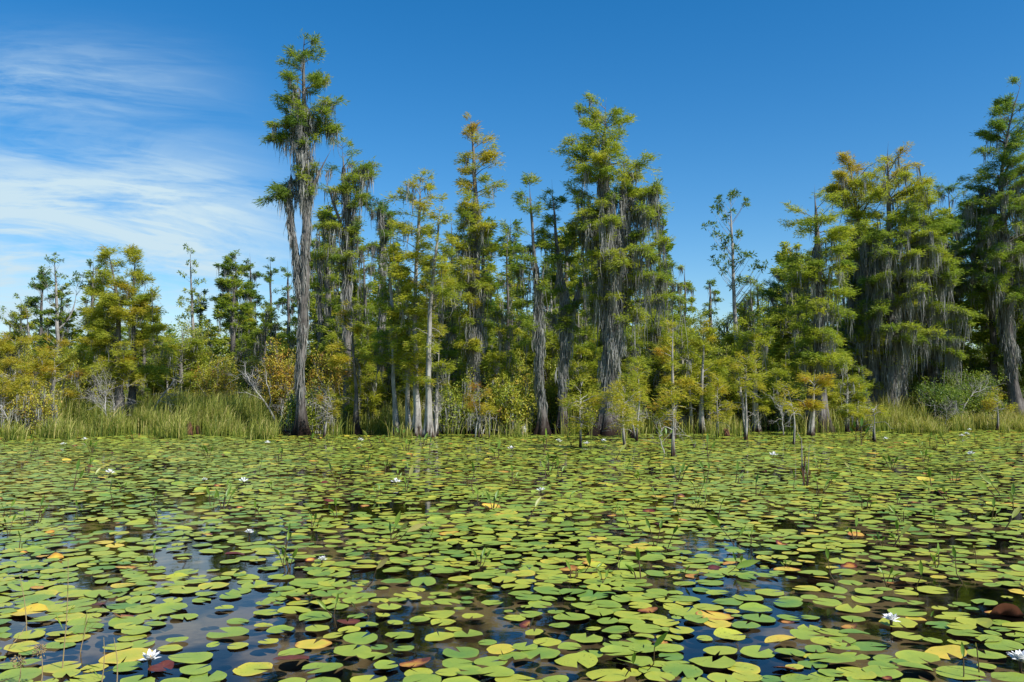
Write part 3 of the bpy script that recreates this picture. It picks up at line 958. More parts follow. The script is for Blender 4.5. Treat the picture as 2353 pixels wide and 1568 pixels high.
cypress('pale olive young cypress rising behind the row of saplings', 33,
        [[(1612, 1000, 6), (1612, 900, 4), (1615, 800, 2), (1616, 735, 1)]],
        [(735, 1605, 1630), (775, 1585, 1655), (830, 1570, 1668), (890, 1575, 1668), (930, 1585, 1655), (965, 1595, 1640)],
        tint=.55, dens=.9, seed=32, bark=M_PALE)
cypress('copper topped young cypress before the pale buttressed trunk', 31.5,
        [[(1862, 1004, 6), (1868, 930, 4), (1872, 850, 1)]],
        [(842, 1845, 1890), (870, 1835, 1925), (905, 1850, 1925), (935, 1800, 1930), (955, 1830, 1910)],
        tint=.66, dens=.95, seed=33, bark=M_PALE)

cypress('very thin pale cypress between the two bright trunks of the pale clump', 31.5,
        [[(938, 1004, 6), (936, 900, 5), (940, 780, 3), (936, 640, 1)]], [(640, 925, 950), (690, 905, 965), (760, 895, 975), (830, 905, 970), (860, 915, 960)], tint=.46, dens=1.2, moss=.5, seed=34, bark=M_PALE, snags=14)
cypress('pale stem with drooping moss at the right end of the pale clump', 31,
        [[(1000, 1006, 5), (1003, 900, 4), (1010, 780, 1)]], [(780, 995, 1025), (830, 980, 1045), (880, 985, 1045), (920, 995, 1030)], tint=.44, dens=1.1, moss=1.4, seed=35, bark=M_PALE, snags=16)
cypress('leaning thin cypress with moss beards left of the slim dark tree', 33,
        [[(1135, 1000, 5), (1140, 900, 4), (1150, 790, 3), (1155, 700, 1)]], [(700, 1145, 1168), (750, 1125, 1185), (810, 1115, 1190), (860, 1120, 1180)], tint=.42, dens=1.0, moss=1.6, seed=36, bark=M_PALE, snags=14)

# small saplings standing in the water
SAP = [
    ('white stemmed cypress sapling with one bright parasol of foliage', 1716, 1012, [(812, 1700, 1735), (840, 1680, 1760), (870, 1672, 1765), (892, 1690, 1750)], .55, 41, 3.6),
    ('leaning golden sapling left of the copper topped tree', 1822, 1022, [(880, 1790, 1815), (905, 1785, 1840), (930, 1795, 1850), (952, 1810, 1858)], .60, 42, 2.6),
    ('tiny twisted sapling before the three mossy trunks', 2011, 1016, [(918, 1985, 2010), (938, 1980, 2050), (955, 2000, 2060)], .60, 43, 2.8),
    ('double stemmed rusty sapling farthest out among the pads', 1541, 1050, [(895, 1510, 1570), (920, 1500, 1585), (960, 1505, 1580), (985, 1520, 1565)], .63, 44, 3.0),
    ('bushy amber sapling before the massive buttress', 1438, 1033, [(878, 1420, 1465), (905, 1400, 1490), (945, 1395, 1485), (985, 1415, 1470)], .60, 45, 3.0),
    ('wide low sapling with arching bare twigs left of the massive buttress', 1335, 1030, [(870, 1315, 1360), (900, 1298, 1395), (945, 1295, 1380), (990, 1310, 1360)], .56, 46, 3.0),
    ('thin brown sapling in front of the shady thicket', 1100, 1006, [(885, 1088, 1115), (910, 1075, 1140), (935, 1078, 1138)], .74, 47, 2.6),
    ('small leaning sapling beside the thin brown one', 1125, 1006, [(930, 1110, 1135), (950, 1105, 1145)], .62, 48, 2.0),
    ('olive sapling on a straight dark stem by the massive buttress', 1462, 1015, [(820, 1440, 1475), (860, 1425, 1500), (900, 1435, 1495), (930, 1445, 1480)], .52, 49, 2.8),
    ('grey stemmed sapling at the left shore corner', 12, 1000, [(850, -10, 40), (890, -20, 60), (930, -15, 55)], .60, 50, 3.0),
    ('slender sapling with drooping tufts between pale olive tree and parasol sapling', 1650, 1006, [(860, 1640, 1665), (900, 1625, 1685), (945, 1635, 1690), (965, 1640, 1680)], .56, 51, 2.8),
    ('low sapling at the foot of the sedge near the edge tree', 2290, 990, [(895, 2280, 2305), (925, 2265, 2330), (950, 2275, 2325)], .60, 52, 2.6),
    ('young green cypress poking above the sedge near the huge dome tree', 1970, 992, [(845, 1960, 1985), (880, 1940, 2000), (915, 1945, 1995)], .45, 53, 2.8),
    ('pair of thin stems with amber tufts right of the tallest tree foot', 745, 1004, [(905, 735, 765), (930, 725, 785), (955, 730, 780)], .62, 54, 2.6),
]
for lab, x, yb, pr, ti, sd_, r in SAP:
    D = float(on_water(x, yb)[1])
    top = pr[0][0]
    tr = [[(x, yb, r * .8), (x + ((sd_ * 7) % 5 - 2) * 3, yb * .72 + top * .28, r * .7), (x + ((sd_ * 11) % 5 - 2) * 4, yb * .4 + top * .6, r * .5), ((pr[0][1] + pr[0][2]) / 2, top, .7)]]
    if sd_ % 2:
        tr.append([(x + 5, yb - 1, r * .6), (x + ((sd_ * 5) % 7 - 3) * 4, yb * .6 + top * .4, r * .45), (x + ((sd_ * 3) % 7 - 3) * 7, yb * .3 + top * .7, .6)])
    if 'double' in lab:
        tr.append([(x + 12, yb - 1, r * .9), (x + 16, 960, r * .7), (x + 22, 915, 1)])
    cypress(lab, D, tr, pr, tint=ti, dens=3.2, seed=sd_, bark=M_PALE, flare=1.4, snags=9, name='cypress_sapling', cat='sapling', twig_step=.07, bare=.4, leafL=.13, leafW=.018, rise=(.1, .7))

# broadleaf trees
leafy('lone slender bay tree with open glossy crown on a long white trunk', 36,
      [[(1700, 985, 5), (1697, 880, 5), (1692, 790, 6), (1686, 690, 5), (1684, 600, 4), (1680, 520, 3), (1678, 450, 1)]],
      [(1650, 462, 12), (1668, 455, 14), (1690, 445, 12), (1712, 462, 14), (1640, 485, 10), (1632, 520, 14), (1650, 540, 14), (1675, 548, 16), (1668, 500, 12), (1700, 545, 12),
       (1655, 575, 18), (1690, 575, 22), (1715, 575, 16), (1640, 605, 20), (1668, 605, 24), (1700, 600, 22), (1730, 608, 16), (1750, 612, 9), (1705, 655, 18), (1690, 660, 14)],
      tint=.20, seed=61, per=30, join=1.3)
leafy('slim bay tree with pale trunk and side tuft at far left', 46,
      [[(136, 965, 4), (134, 880, 4), (132, 760, 5), (130, 690, 4), (128, 620, 2), (125, 578, 1)], [(138, 755, 2.5), (158, 735, 2.2), (172, 700, 1.6), (178, 655, 1)]],
      [(118, 590, 14), (132, 600, 14), (110, 612, 12), (140, 630, 10), (125, 650, 12), (150, 690, 12), (140, 715, 14), (175, 632, 10), (188, 640, 8), (170, 650, 7), (190, 660, 6), (95, 640, 12), (85, 660, 14)],
      tint=.20, seed=62, per=26, join=1.0)
leafy('pale green crooked bay tree at the left edge behind the golden cypress', 48,
      [[(62, 960, 4), (64, 850, 4), (66, 760, 3), (60, 710, 2)]],
      [(40, 700, 20), (62, 690, 18), (82, 712, 16), (20, 715, 20), (55, 735, 18), (30, 745, 18), (5, 730, 18), (85, 745, 14)], tint=.34, seed=63, per=24, leafL=.14)
leafy('tall leafy spire overgrown with vines between olive cypress and dark group', 50,
      [[(448, 965, 6), (446, 800, 5), (440, 680, 3), (437, 572, 1)]],
      [(437, 580, 12), (445, 605, 16), (432, 630, 20), (450, 640, 20), (440, 670, 22), (425, 690, 22), (462, 690, 20), (445, 720, 28), (420, 740, 28), (470, 745, 24), (440, 780, 34), (480, 800, 26), (415, 800, 26)],
      tint=.40, seed=64, per=34, leafL=.17, leafW=.06, join=.4)

# ---- trees in the second row, behind
cypress('broad dark green cypress of the group left of the tallest tree', 52,
        [[(542, 960, 7), (542, 800, 6), (544, 680, 4), (540, 582, 1)]],
        [(578, 525, 555), (600, 508, 575), (640, 495, 585), (690, 498, 590), (740, 500, 590), (790, 520, 590)], tint=.28, dens=.9, moss=1.3, seed=71, leafL=.17, leafW=.05, trunk_moss=[(0, 680, 860, .6, .14)])
cypress('narrow dark cypress leaning against the broad one in the far group', 55,
        [[(578, 957, 6), (580, 800, 5), (577, 690, 4), (574, 582, 1)]],
        [(576, 568, 582), (610, 560, 600), (660, 562, 605), (720, 565, 605), (780, 570, 600)], tint=.17, dens=.9, moss=1.2, seed=72, leafL=.17, leafW=.05, trunk_moss=[(0, 690, 860, .6, .14)])
cypress('needle thin dark spire nearest the tallest tree', 55,
        [[(624, 957, 5), (625, 800, 4), (622, 690, 3), (621, 588, 1)]],
        [(585, 616, 628), (620, 608, 636), (680, 606, 642), (740, 606, 644), (800, 608, 642)], tint=.2, dens=1.0, moss=.8, seed=73, leafL=.16, leafW=.045)
cypress('ragged dark cypress half hidden by the tallest trunk', 50,
        [[(664, 962, 6), (664, 800, 5), (662, 690, 4), (660, 600, 1)]],
        [(596, 652, 668), (625, 648, 680), (680, 648, 690), (740, 645, 690), (800, 650, 690)], tint=.2, dens=.85, moss=1.0, seed=74, leafL=.16, leafW=.045)
cypress('dark far left cypress behind the bay tree', 56,
        [[(92, 957, 6), (94, 800, 5), (96, 690, 3), (100, 618, 1)]],
        [(615, 92, 112), (645, 78, 122), (690, 68, 130), (740, 72, 130), (790, 78, 124)], tint=.17, dens=.95, moss=.9, seed=75, leafL=.17, leafW=.05)
cypress('bright green cypress directly behind the left fork of the tallest tree', 40,
        [[(738, 980, 7), (736, 800, 6), (735, 640, 4), (733, 500, 1)]],
        [(520, 722, 750), (580, 715, 770), (640, 715, 775), (700, 712, 785), (760, 715, 790), (820, 720, 790)], tint=.34, dens=.85, moss=.9, seed=76, trunk_moss=[(0, 560, 800, .6, .1)])
cypress('mossy cypress deep behind the bronze young tree', 42,
        [[(845, 978, 7), (842, 800, 6), (838, 680, 4), (835, 560, 1)]],
        [(560, 820, 850), (620, 808, 860), (680, 800, 865), (750, 800, 870), (820, 810, 870)], tint=.33, dens=.8, moss=1.2, seed=77)
cypress('grey bearded cypress between the slim golden tree and rusty spire', 37,
        [[(1040, 985, 7), (1042, 800, 6), (1040, 640, 4), (1036, 490, 1)]],
        [(490, 1022, 1048), (540, 1010, 1062), (610, 1005, 1070), (690, 1010, 1070), (760, 1010, 1065), (830, 1015, 1060)], tint=.33, dens=.85, moss=1.3, seed=78, trunk_moss=[(0, 600, 860, .7, .12)])
cypress('bright yellow green cypress seen between rusty spire and slim dark tree', 38,
        [[(1168, 985, 6), (1168, 800, 5), (1165, 640, 3), (1163, 510, 1)]],
        [(510, 1155, 1172), (560, 1148, 1185), (620, 1145, 1195), (690, 1140, 1205), (760, 1135, 1210), (830, 1140, 1210)], tint=.43, dens=.85, moss=.7, seed=79)
cypress('lime green cypress glimpsed between the two dark mossy trunks and massive tree', 40,
        [[(1345, 980, 7), (1345, 800, 6), (1342, 660, 4), (1340, 560, 1)]],
        [(560, 1325, 1355), (620, 1310, 1370), (690, 1300, 1375), (760, 1300, 1375), (830, 1300, 1375), (890, 1310, 1370)], tint=.42, dens=.85, moss=.9, seed=80)
cypress('small bright cypress against sky at the right slope of the massive tree', 52,
        [[(1570, 960, 5), (1572, 800, 4), (1574, 690, 3), (1574, 605, 1)]],
        [(605, 1566, 1582), (635, 1555, 1592), (680, 1548, 1600), (730, 1550, 1602), (780, 1555, 1600)], tint=.38, dens=.9, moss=.9, seed=81, leafL=.16, leafW=.045)
cypress('stubby broken topped cypress left of the lone bay tree', 56,
        [[(1634, 957, 6), (1634, 800, 5), (1632, 720, 5), (1632, 645, 2)]],
        [(643, 1622, 1642), (670, 1615, 1655), (710, 1612, 1650), (760, 1615, 1652)], tint=.24, dens=.8, moss=.7, seed=82, leafL=.16, leafW=.045)
cypress('blue green cypress with spreading arms left of the pale buttressed tree', 40,
        [[(1830, 980, 7), (1830, 800, 7), (1828, 660, 4), (1825, 570, 1)]],
        [(585, 1800, 1850), (620, 1770, 1850), (660, 1745, 1870), (710, 1755, 1875), (770, 1770, 1870), (830, 1770, 1870), (880, 1790, 1860)], tint=.27, dens=.85, moss=.9, seed=83, trunk_moss=[(0, 640, 850, .7, .12)])
cypress('leafy green cypress filling the gap behind the lone bay trunk', 46,
        [[(1745, 970, 6), (1745, 800, 5), (1742, 690, 3), (1740, 640, 1)]],
        [(640, 1725, 1755), (680, 1710, 1775), (740, 1705, 1785), (800, 1705, 1785), (860, 1710, 1780)], tint=.36, dens=.9, moss=.6, seed=84)
cypress('mossy dark cypress behind the three mossy trunks', 46,
        [[(1990, 970, 8), (1990, 800, 7), (1992, 650, 4), (1995, 520, 1)]],
        [(520, 1975, 2015), (600, 1955, 2040), (700, 1950, 2040), (800, 1950, 2040)], tint=.24, dens=.8, moss=1.7, seed=85, trunk_moss=[(0, 600, 900, .8, .14)])
cypress('shaded cypress with long grey beards right of the three mossy trunks', 43,
        [[(2140, 975, 8), (2142, 800, 7), (2145, 650, 4), (2150, 520, 1)]],
        [(520, 2130, 2165), (600, 2110, 2190), (700, 2100, 2210), (800, 2100, 2210), (850, 2110, 2190)], tint=.40, dens=.7, moss=1.9, seed=86, moss_len=(.6, 2.2))
cypress('dark trunk with thin crown at the right picture edge', 47,
        [[(2360, 968, 9), (2362, 800, 8), (2362, 650, 5), (2360, 480, 1)]],
        [(480, 2340, 2380), (560, 2320, 2410), (660, 2320, 2410), (760, 2320, 2410)], tint=.2, dens=.8, moss=1.4, seed=87, trunk_moss=[(0, 600, 900, .8, .14)])

# deeper rows of the same swamp: four trees, then copies of each with its parts
protos = [
    cypress('x', 60, [[(1400, 953, 6), (1402, 820, 5), (1400, 660, 1)]], [(660, 1392, 1408), (700, 1380, 1420), (760, 1372, 1428), (830, 1370, 1430), (880, 1378, 1424)], tint=.36, dens=.9, moss=1.0, seed=91, leafL=.2, leafW=.06, twig_step=.085),
    cypress('x', 60, [[(1400, 953, 6), (1398, 820, 5), (1401, 690, 1)]], [(690, 1390, 1410), (720, 1376, 1425), (780, 1365, 1432), (850, 1370, 1428), (890, 1380, 1420)], tint=.48, dens=.9, moss=.7, seed=92, leafL=.2, leafW=.06, twig_step=.085),
    cypress('x', 60, [[(1400, 953, 7), (1402, 820, 6), (1399, 640, 1)]], [(640, 1393, 1408), (690, 1385, 1418), (760, 1380, 1422), (840, 1380, 1420)], tint=.26, dens=.9, moss=1.4, seed=93, leafL=.2, leafW=.06, twig_step=.085),
]


def copy_tree(o):
    c = o.copy()
    COL.objects.link(c)
    for ch in o.children:
        d = ch.copy()
        COL.objects.link(d)
        d.parent = c
    return c


random.seed(5)
far_spots = []
for row, (D0, step) in enumerate(((44, 2.0), (51, 2.2), (59, 2.4), (68, 3.0))):
    half = .62 * D0 + 10
    x = -half
    while x < half:
        far_spots.append((x + random.uniform(-.8, .8), D0 + random.uniform(-3, 3), row))
        x += step * random.uniform(.75, 1.3)
FAR_LABEL = ['mid green mossy cypress in the dense stand far back behind the front trees',
             'olive leaved cypress in the dense stand far back behind the front trees',
             'dark narrow cypress in the dense stand far back behind the front trees']
used = [0, 0, 0]
for k, (x, y, row) in enumerate(far_spots):
    j = random.choice((0, 0, 1, 1, 2))
    o = protos[j] if used[j] == 0 else copy_tree(protos[j])
    used[j] += 1
    o.location = (x, y, 0.04)
    o.rotation_euler[2] = random.uniform(0, 6.28)
    px = 1176 + x / y * 1960
    s = random.uniform(.62, .92) if px < 690 else random.uniform(.9, 1.3)
    if 1540 < px < 1800:
        s = random.uniform(.5, .68)
    o.scale = (s * random.uniform(.9, 1.25), s * random.uniform(.9, 1.25), s)
    tag(o, FAR_LABEL[j], 'tree', ('green', 'olive', 'dark')[j] + ' cypresses of the far stand')


# young cypresses filling the bank between and behind the big trunks: five kinds, then copies
YP = [cypress('x', 40, [[(1200, 980, 5), (1203, 880, 4), (1198, 760, 1)], [(1208, 980, 3), (1222, 900, 2), (1230, 830, 1)]], [(760, 1185, 1215), (800, 1160, 1245), (850, 1150, 1255), (900, 1150, 1250), (940, 1165, 1235)], tint=.45, dens=1.2, moss=.5, seed=111, snags=12, bark=M_PALE),
      cypress('x', 40, [[(1200, 980, 5), (1196, 880, 4), (1203, 720, 1)]], [(720, 1188, 1212), (770, 1165, 1235), (830, 1150, 1250), (890, 1155, 1250), (930, 1175, 1230)], tint=.40, dens=1.2, moss=.7, seed=112, snags=12, bark=M_PALE),
      cypress('x', 40, [[(1200, 980, 4), (1206, 900, 3), (1210, 820, 1)]], [(815, 1190, 1225), (850, 1160, 1245), (890, 1150, 1255), (930, 1155, 1240), (955, 1175, 1225)], tint=.50, dens=1.4, moss=.4, seed=113, snags=14, bark=M_PALE),
      cypress('x', 40, [[(1200, 980, 5), (1198, 880, 4), (1200, 700, 1)]], [(700, 1190, 1212), (750, 1170, 1230), (810, 1160, 1245), (870, 1150, 1250), (930, 1165, 1235)], tint=.35, dens=1.1, moss=1.4, seed=114, snags=12)]
YL = ['light green many stemmed young cypress filling the bank between big trunks', 'mid green young cypress filling the bank between big trunks', 'low golden green young cypress filling the bank between big trunks', 'moss hung young cypress filling the bank between big trunks']
YG = ['light', 'mid', 'golden', 'mossy']
random.seed(77)
used = [0] * 4
spots = []
for D0, x0, x1, step in ((35.5, 700, 1240, 62), (35.5, 1330, 1960, 58), (39.5, 690, 2000, 50), (43.5, 690, 2350, 58), (43, -420, 680, 74), (40, 2380, 2900, 70)):
    x = x0
    while x < x1:
        spots.append((x, D0 + random.uniform(-1.5, 1.5), D0))
        x += step * random.uniform(.7, 1.3)
spots = [q for q in spots if not (600 < q[0] < 775 and q[1] < 42)]
for x, D, D0 in spots:
    j = random.choice((0, 0, 1, 1, 2, 2, 3))
    if D0 < 36 or x < 690:
        j = random.choice((0, 2, 2, 3))
    o = YP[j] if used[j] == 0 else copy_tree(YP[j])
    used[j] += 1
    o.location = ((x - CX) / FX * D, D, .02)
    o.rotation_euler[2] = random.uniform(0, 6.28)
    k = random.uniform(.7, 1.1) if D0 < 36 or x < 690 else random.uniform(.85, 1.4)
    o.scale = (k * random.uniform(.9, 1.3), k * random.uniform(.9, 1.3), k)
    tag(o, YL[j], 'tree', YG[j] + ' young cypresses along the bank')


# a wood still farther off that reads as one mass
def far_wood():
    rng = np.random.default_rng(7)
    a = Acc()
    n = 900
    X = rng.uniform(-85, 85, n)
    Y = rng.uniform(78, 125, n)
    H = rng.uniform(3.5, 8.5, n)
    Wd = rng.uniform(1.0, 2.0, n)
    K = 240
    t = rng.random((n, K)) ** .8
    az = rng.uniform(0, 6.283, (n, K))
    rr = Wd[:, None] * (1.05 - t) * np.sqrt(rng.random((n, K))) * (.7 + .3 * np.sin(t * 31 + X[:, None]))
    P = np.stack([X[:, None] + np.cos(az) * rr, Y[:, None] + np.sin(az) * rr, .3 + t * H[:, None]], -1).reshape(-1, 3)
    d = np.stack([np.cos(az), np.sin(az), rng.normal(0, .4, (n, K))], -1).reshape(-1, 3)
    nn = UP + rng.normal(0, .6, P.shape)
    leaves(a, P, d, nn, rng.uniform(.25, .5, len(P)), rng.uniform(.12, .22, len(P)), np.clip(np.repeat(rng.normal(.3, .08, n), K) + rng.normal(0, .05, n * K), 0, 1))
    tag(a.build('far_woods', M_LEAF), 'green band of distant swamp forest closing the horizon', 'forest', kind='stuff')


far_wood()

# ------------------------------------------------------------------ shrubs
SHR = [  # label, D, x, yb, xl, xr, ytop, tint, n, K, extra
    ('rust red titi shrub at the foot of the tallest tree, left side', 36.5, 650, 985, 605, 690, 795, .68, 150, 16, dict(tw=1.1)),
    ('broad rust and green shrub right behind the tallest trunk', 36.5, 745, 985, 700, 805, 805, .66, 190, 16, dict(tvar=.12)),
    ('brown twiggy bush with bare grey lower stems left of the red shrub', 40, 585, 978, 530, 640, 800, .62, 150, 12, dict(tw=1.5, gap=.35, tvar=.12)),
    ('tall yellow green thicket bush below the leafy spire', 44, 440, 972, 385, 500, 735, .47, 230, 20, dict()),
    ('dark brown bush under the yellow thicket', 42, 500, 975, 440, 560, 815, .60, 150, 16, dict(tvar=.12, tw=1.3)),
    ('round olive shrub overhanging black water with moss beneath', 32.5, 1170, 994, 1110, 1225, 862, .52, 210, 20, dict(moss=.35, tvar=.11)),
    ('dark rounded shrub over black water left of the olive one', 33, 1085, 992, 1030, 1135, 880, .40, 170, 20, dict(moss=.7, tvar=.09)),
    ('moss hung bush between the pale clump and black water', 32.5, 1025, 995, 990, 1065, 900, .42, 100, 12, dict(moss=1.0, tw=1.5, gap=.3)),
    ('glossy green shrub behind the slim golden tree', 38, 1035, 985, 995, 1090, 800, .26, 110, 18, dict(leafL=.12, leafW=.05)),
    ('yellow green shrub behind the forked shaggy trunk', 37, 1300, 985, 1250, 1345, 820, .42, 150, 18, dict()),
    ('bright shrub between slim dark tree and rusty spire', 38, 1195, 985, 1150, 1240, 790, .45, 150, 18, dict()),
    ('olive shrub behind the massive trunk on its right', 37, 1475, 985, 1430, 1540, 800, .48, 190, 18, dict(moss=.2)),
    ('big rounded yellow bush behind the golden saplings', 41, 1590, 978, 1520, 1680, 715, .46, 300, 20, dict()),
    ('green twiggy bush beneath the lone bay tree', 39, 1680, 982, 1620, 1740, 790, .44, 200, 14, dict(tw=1.5, gap=.3)),
    ('very dark evergreen shrub behind the parasol sapling', 36, 1690, 988, 1640, 1760, 855, .10, 190, 20, dict()),
    ('dense grey green shrub between parasol sapling and pale buttress', 36, 1785, 988, 1735, 1850, 850, .32, 190, 18, dict(moss=.4)),
    ('olive bush right of the pale buttressed tree', 40, 1935, 980, 1890, 1985, 790, .46, 170, 18, dict()),
    ('dark shrub at the foot of the third mossy trunk', 38, 2150, 984, 2095, 2215, 880, .26, 190, 18, dict(moss=.25)),
    ('shady tangle of grey twigs left of the edge tree', 39, 2235, 982, 2170, 2300, 850, .30, 190, 14, dict(tw=1.2, gap=.3)),
    ('dark leafy bush behind the edge tree trunk', 44, 2300, 975, 2240, 2365, 800, .22, 200, 18, dict()),
    ('tall dark thicket behind the third mossy trunk', 46, 2190, 972, 2110, 2270, 775, .28, 260, 18, dict()),
    ('olive scrub below the far left bay tree', 42, 150, 975, 90, 215, 800, .52, 220, 18, dict()),
    ('amber scrub at the left edge behind the golden cypress', 42, 25, 975, -60, 95, 790, .60, 240, 16, dict()),
    ('mossy grey brush at the left shore corner', 32.6, 50, 998, 0, 130, 885, .62, 130, 9, dict(tw=2.0, gap=.45, moss=.5)),
    ('green scrub right of the two stemmed cypress', 44, 370, 972, 320, 420, 800, .45, 180, 18, dict()),
    ('moss draped shrub at the right foot of the tallest tree', 32.5, 728, 998, 695, 765, 890, .52, 80, 9, dict(moss=1.0, tw=1.8, gap=.4)),
    ('small leafy shrub wrapped round the tallest trunk foot', 32, 690, 1000, 660, 718, 905, .36, 60, 14, dict(moss=.5)),
    ('dense olive bush behind the pale clump', 36, 930, 988, 880, 990, 820, .50, 190, 16, dict(moss=.3)),
    ('rusty bush between bronze cypress and pale clump', 37, 870, 986, 820, 915, 845, .70, 150, 15, dict(tvar=.12)),
    ('dark olive bush in the shade behind the twin dark trunks', 40, 1260, 980, 1215, 1310, 850, .30, 160, 18, dict()),
    ('low green bush behind the amber sapling', 34, 1425, 992, 1380, 1480, 900, .40, 130, 16, dict(moss=.5)),
    ('low bush of pale twigs behind the wide low sapling', 34, 1345, 992, 1300, 1395, 905, .56, 110, 9, dict(tw=1.8, gap=.5, moss=.3)),
    ('low green bush in the sedge under the huge dome tree', 42, 1975, 976, 1930, 2030, 870, .42, 130, 16, dict()),
]
for k, (lab, D, x, yb, xl, xr, yt, ti, n, K, ex) in enumerate(SHR):
    shrub(lab, D, x, yb, xl, xr, yt, tint=ti, seed=200 + k, n=n, K=int(K * 1.5), **ex)

# thicket behind, copies of three bushes
tp = [shrub('x', 48, 1200, 968, 1130, 1270, 800, tint=.42, seed=301, n=170, K=16, leafL=.11, leafW=.05),
      shrub('x', 48, 1200, 968, 1130, 1270, 820, tint=.26, seed=302, n=170, K=16, leafL=.11, leafW=.05),
      shrub('x', 48, 1200, 968, 1130, 1270, 830, tint=.58, seed=303, n=150, K=14, leafL=.10, leafW=.045, tw=1.4)]
TL = ['light olive bush in the continuous thicket behind the front trees', 'dark green bush in the continuous thicket behind the front trees', 'brownish twiggy bush in the continuous thicket behind the front trees']
used = [0, 0, 0]
for D0, step, lo, hi in ((38.5, 2.0, .55, .85), (46, 2.3, .8, 1.15), (54, 2.6, .9, 1.4)):
    x = -.62 * D0 - 9
    while x < .62 * D0 + 9:
        j = random.choice((0, 0, 1, 2))
        px = 1176 + x / D0 * 1960
        if D0 < 40:
            if not 780 < px < 1990:
                x += step
                continue
            j = random.choice((0, 0, 0, 2))
        if px > 2050:
            j = random.choice((1, 1, 0))
        o = tp[j] if used[j] == 0 else copy_tree(tp[j])
        used[j] += 1
        o.location = (x, D0 + random.uniform(-2, 2), .04)
        o.rotation_euler[2] = random.uniform(0, 6.28)
        s = random.uniform(lo, hi)
        o.scale = (s, s, s * random.uniform(.8, 1.15))
        tag(o, TL[j], 'shrub', ('olive', 'dark', 'brownish')[j] + ' bushes of the thicket')
        x += step * random.uniform(.75, 1.25)

# ------------------------------------------------------------------ dead wood
dead_branch('bleached bare branch reaching up right of the two stemmed cypress', 36, [(345, 960), (365, 925), (385, 898), (405, 880)], 401, 3.2, 10, 60)
dead_branch('curved bare grey limb leaning left out of the sedge before the tallest tree', 35, [(640, 985), (622, 945), (600, 915), (580, 890), (565, 860)], 402, 4.0, 10, 60)
dead_branch('second thinner bare limb beside the curved grey one', 35, [(618, 940), (622, 915), (612, 885), (608, 850)], 403, 2.0, 7, 40)
dead_branch('tangle of white dead twigs below the far left bay tree', 40, [(138, 965), (140, 925), (142, 890)], 404, 2.4, 12, 55)
dead_branch('grey dead snag lying in the shade left of the edge tree', 37.5, [(2205, 975), (2215, 935), (2235, 905), (2270, 890)], 405, 2.4, 12, 60)
dead_branch('bare white stems beneath the slim golden cypress', 30.5, [(1000, 1006), (1004, 960), (998, 920)], 406, 2.4, 9, 60)
dead_branch('crooked white dead stem left of the double stemmed sapling', 22, [(1528, 1046), (1518, 1010), (1525, 985)], 407, 2.2, 5, 50)
dead_branch('broken bare shoot by the leaning golden sapling', 31, [(1800, 1000), (1795, 960), (1790, 930)], 408, 2.4, 9, 50)
dead_branch('leafless bleached shrub right of the tallest tree foot', 32, [(765, 1003), (764, 950), (760, 915)], 409, 2.6, 14, 50)
dead_branch('white leafless stem in front of the shady thicket', 30, [(1092, 1005), (1098, 960), (1090, 925)], 410, 2.4, 6, 45)
dead_branch('grey snag leaning at the left shore corner', 31.5, [(30, 1006), (22, 965), (8, 930)], 411, 2.6, 10, 60)
dead_branch('dry bleached brush between red shrub and brown bush', 38, [(600, 985), (604, 940), (598, 900)], 412, 2.4, 22, 70)


random.seed(44)
DB = [o for o in COL.objects if o.name.startswith('dead_branch')]
for k in range(14):
    src = random.choice([DB[3], DB[8], DB[11], DB[9], DB[5]])
    o = src.copy()
    COL.objects.link(o)
    x = random.uniform(-10, 2350)
    D = float(shore((x - CX) / FX * 35)) + random.uniform(-1.5, 3.5)
    o.location = ((x - CX) / FX * D, D, .0)
    o.rotation_euler[2] = random.uniform(0, 6.28)
    q = random.uniform(.5, 1.0)
    o.scale = (q, q, q * random.uniform(.7, 1.1))
    tag(o, 'small grey dead brush among the reeds and saplings along the shore', 'dead wood', 'grey dead brush along the shore')


# stumps and knees
def stump(label, x, y, h, r, seed, m=None):
    rng = np.random.default_rng(seed)
    c = on_water(x, y)
    D = c[1]
    a = Acc()
    hh, rr = h / FX * D, r / FX * D
    z = np.linspace(-.1, hh, 8)
    P = np.stack([np.full(8, 0.0), np.zeros(8), z], 1) + rng.normal(0, .012, (8, 3))
    P[:, 2] = z
    rad = rr * (1.25 - .5 * np.clip(z / hh, 0, 1)) * rng.uniform(.9, 1.1, 8)
    tube(a, P, rad, 11, lobes=4, lobe_amp=np.full(8, .16), cap=True)
    for k in range(4):
        th = rng.uniform(0, 6.28)
        q = np.array((math.cos(th), math.sin(th), 0)) * rr * .6
        tube(a, np.stack([q + UP * hh * .7, q + UP * hh * (1.05 + .2 * rng.random()), q * .9 + UP * hh * (1.2 + .25 * rng.random())]), [rr * .3, rr * .2, rr * .05], 5, cap=True)
    a.v = [q + c for q in a.v]
    return tag(a.build('stump', m or M_STUMP, None, c, smooth=True), label, 'stump')


stump('reddish rotten stump at the edge of the sedge', 434, 1000, 24, 8, 1)
stump('smaller dark stump just right of the reddish stump', 455, 999, 16, 7, 2)
stump('pale round cypress knee beside the reddish stump', 417, 1000, 9, 6, 3, M_PALE)
stump('pale forked knee left of the slim dark trunk', 1203, 999, 18, 7, 4, M_DEAD)
stump('low dark stump right of the massive buttress', 1452, 1008, 18, 9, 5)
stump('dark stump in shade right of the shady stems', 1668, 1003, 14, 7, 6)


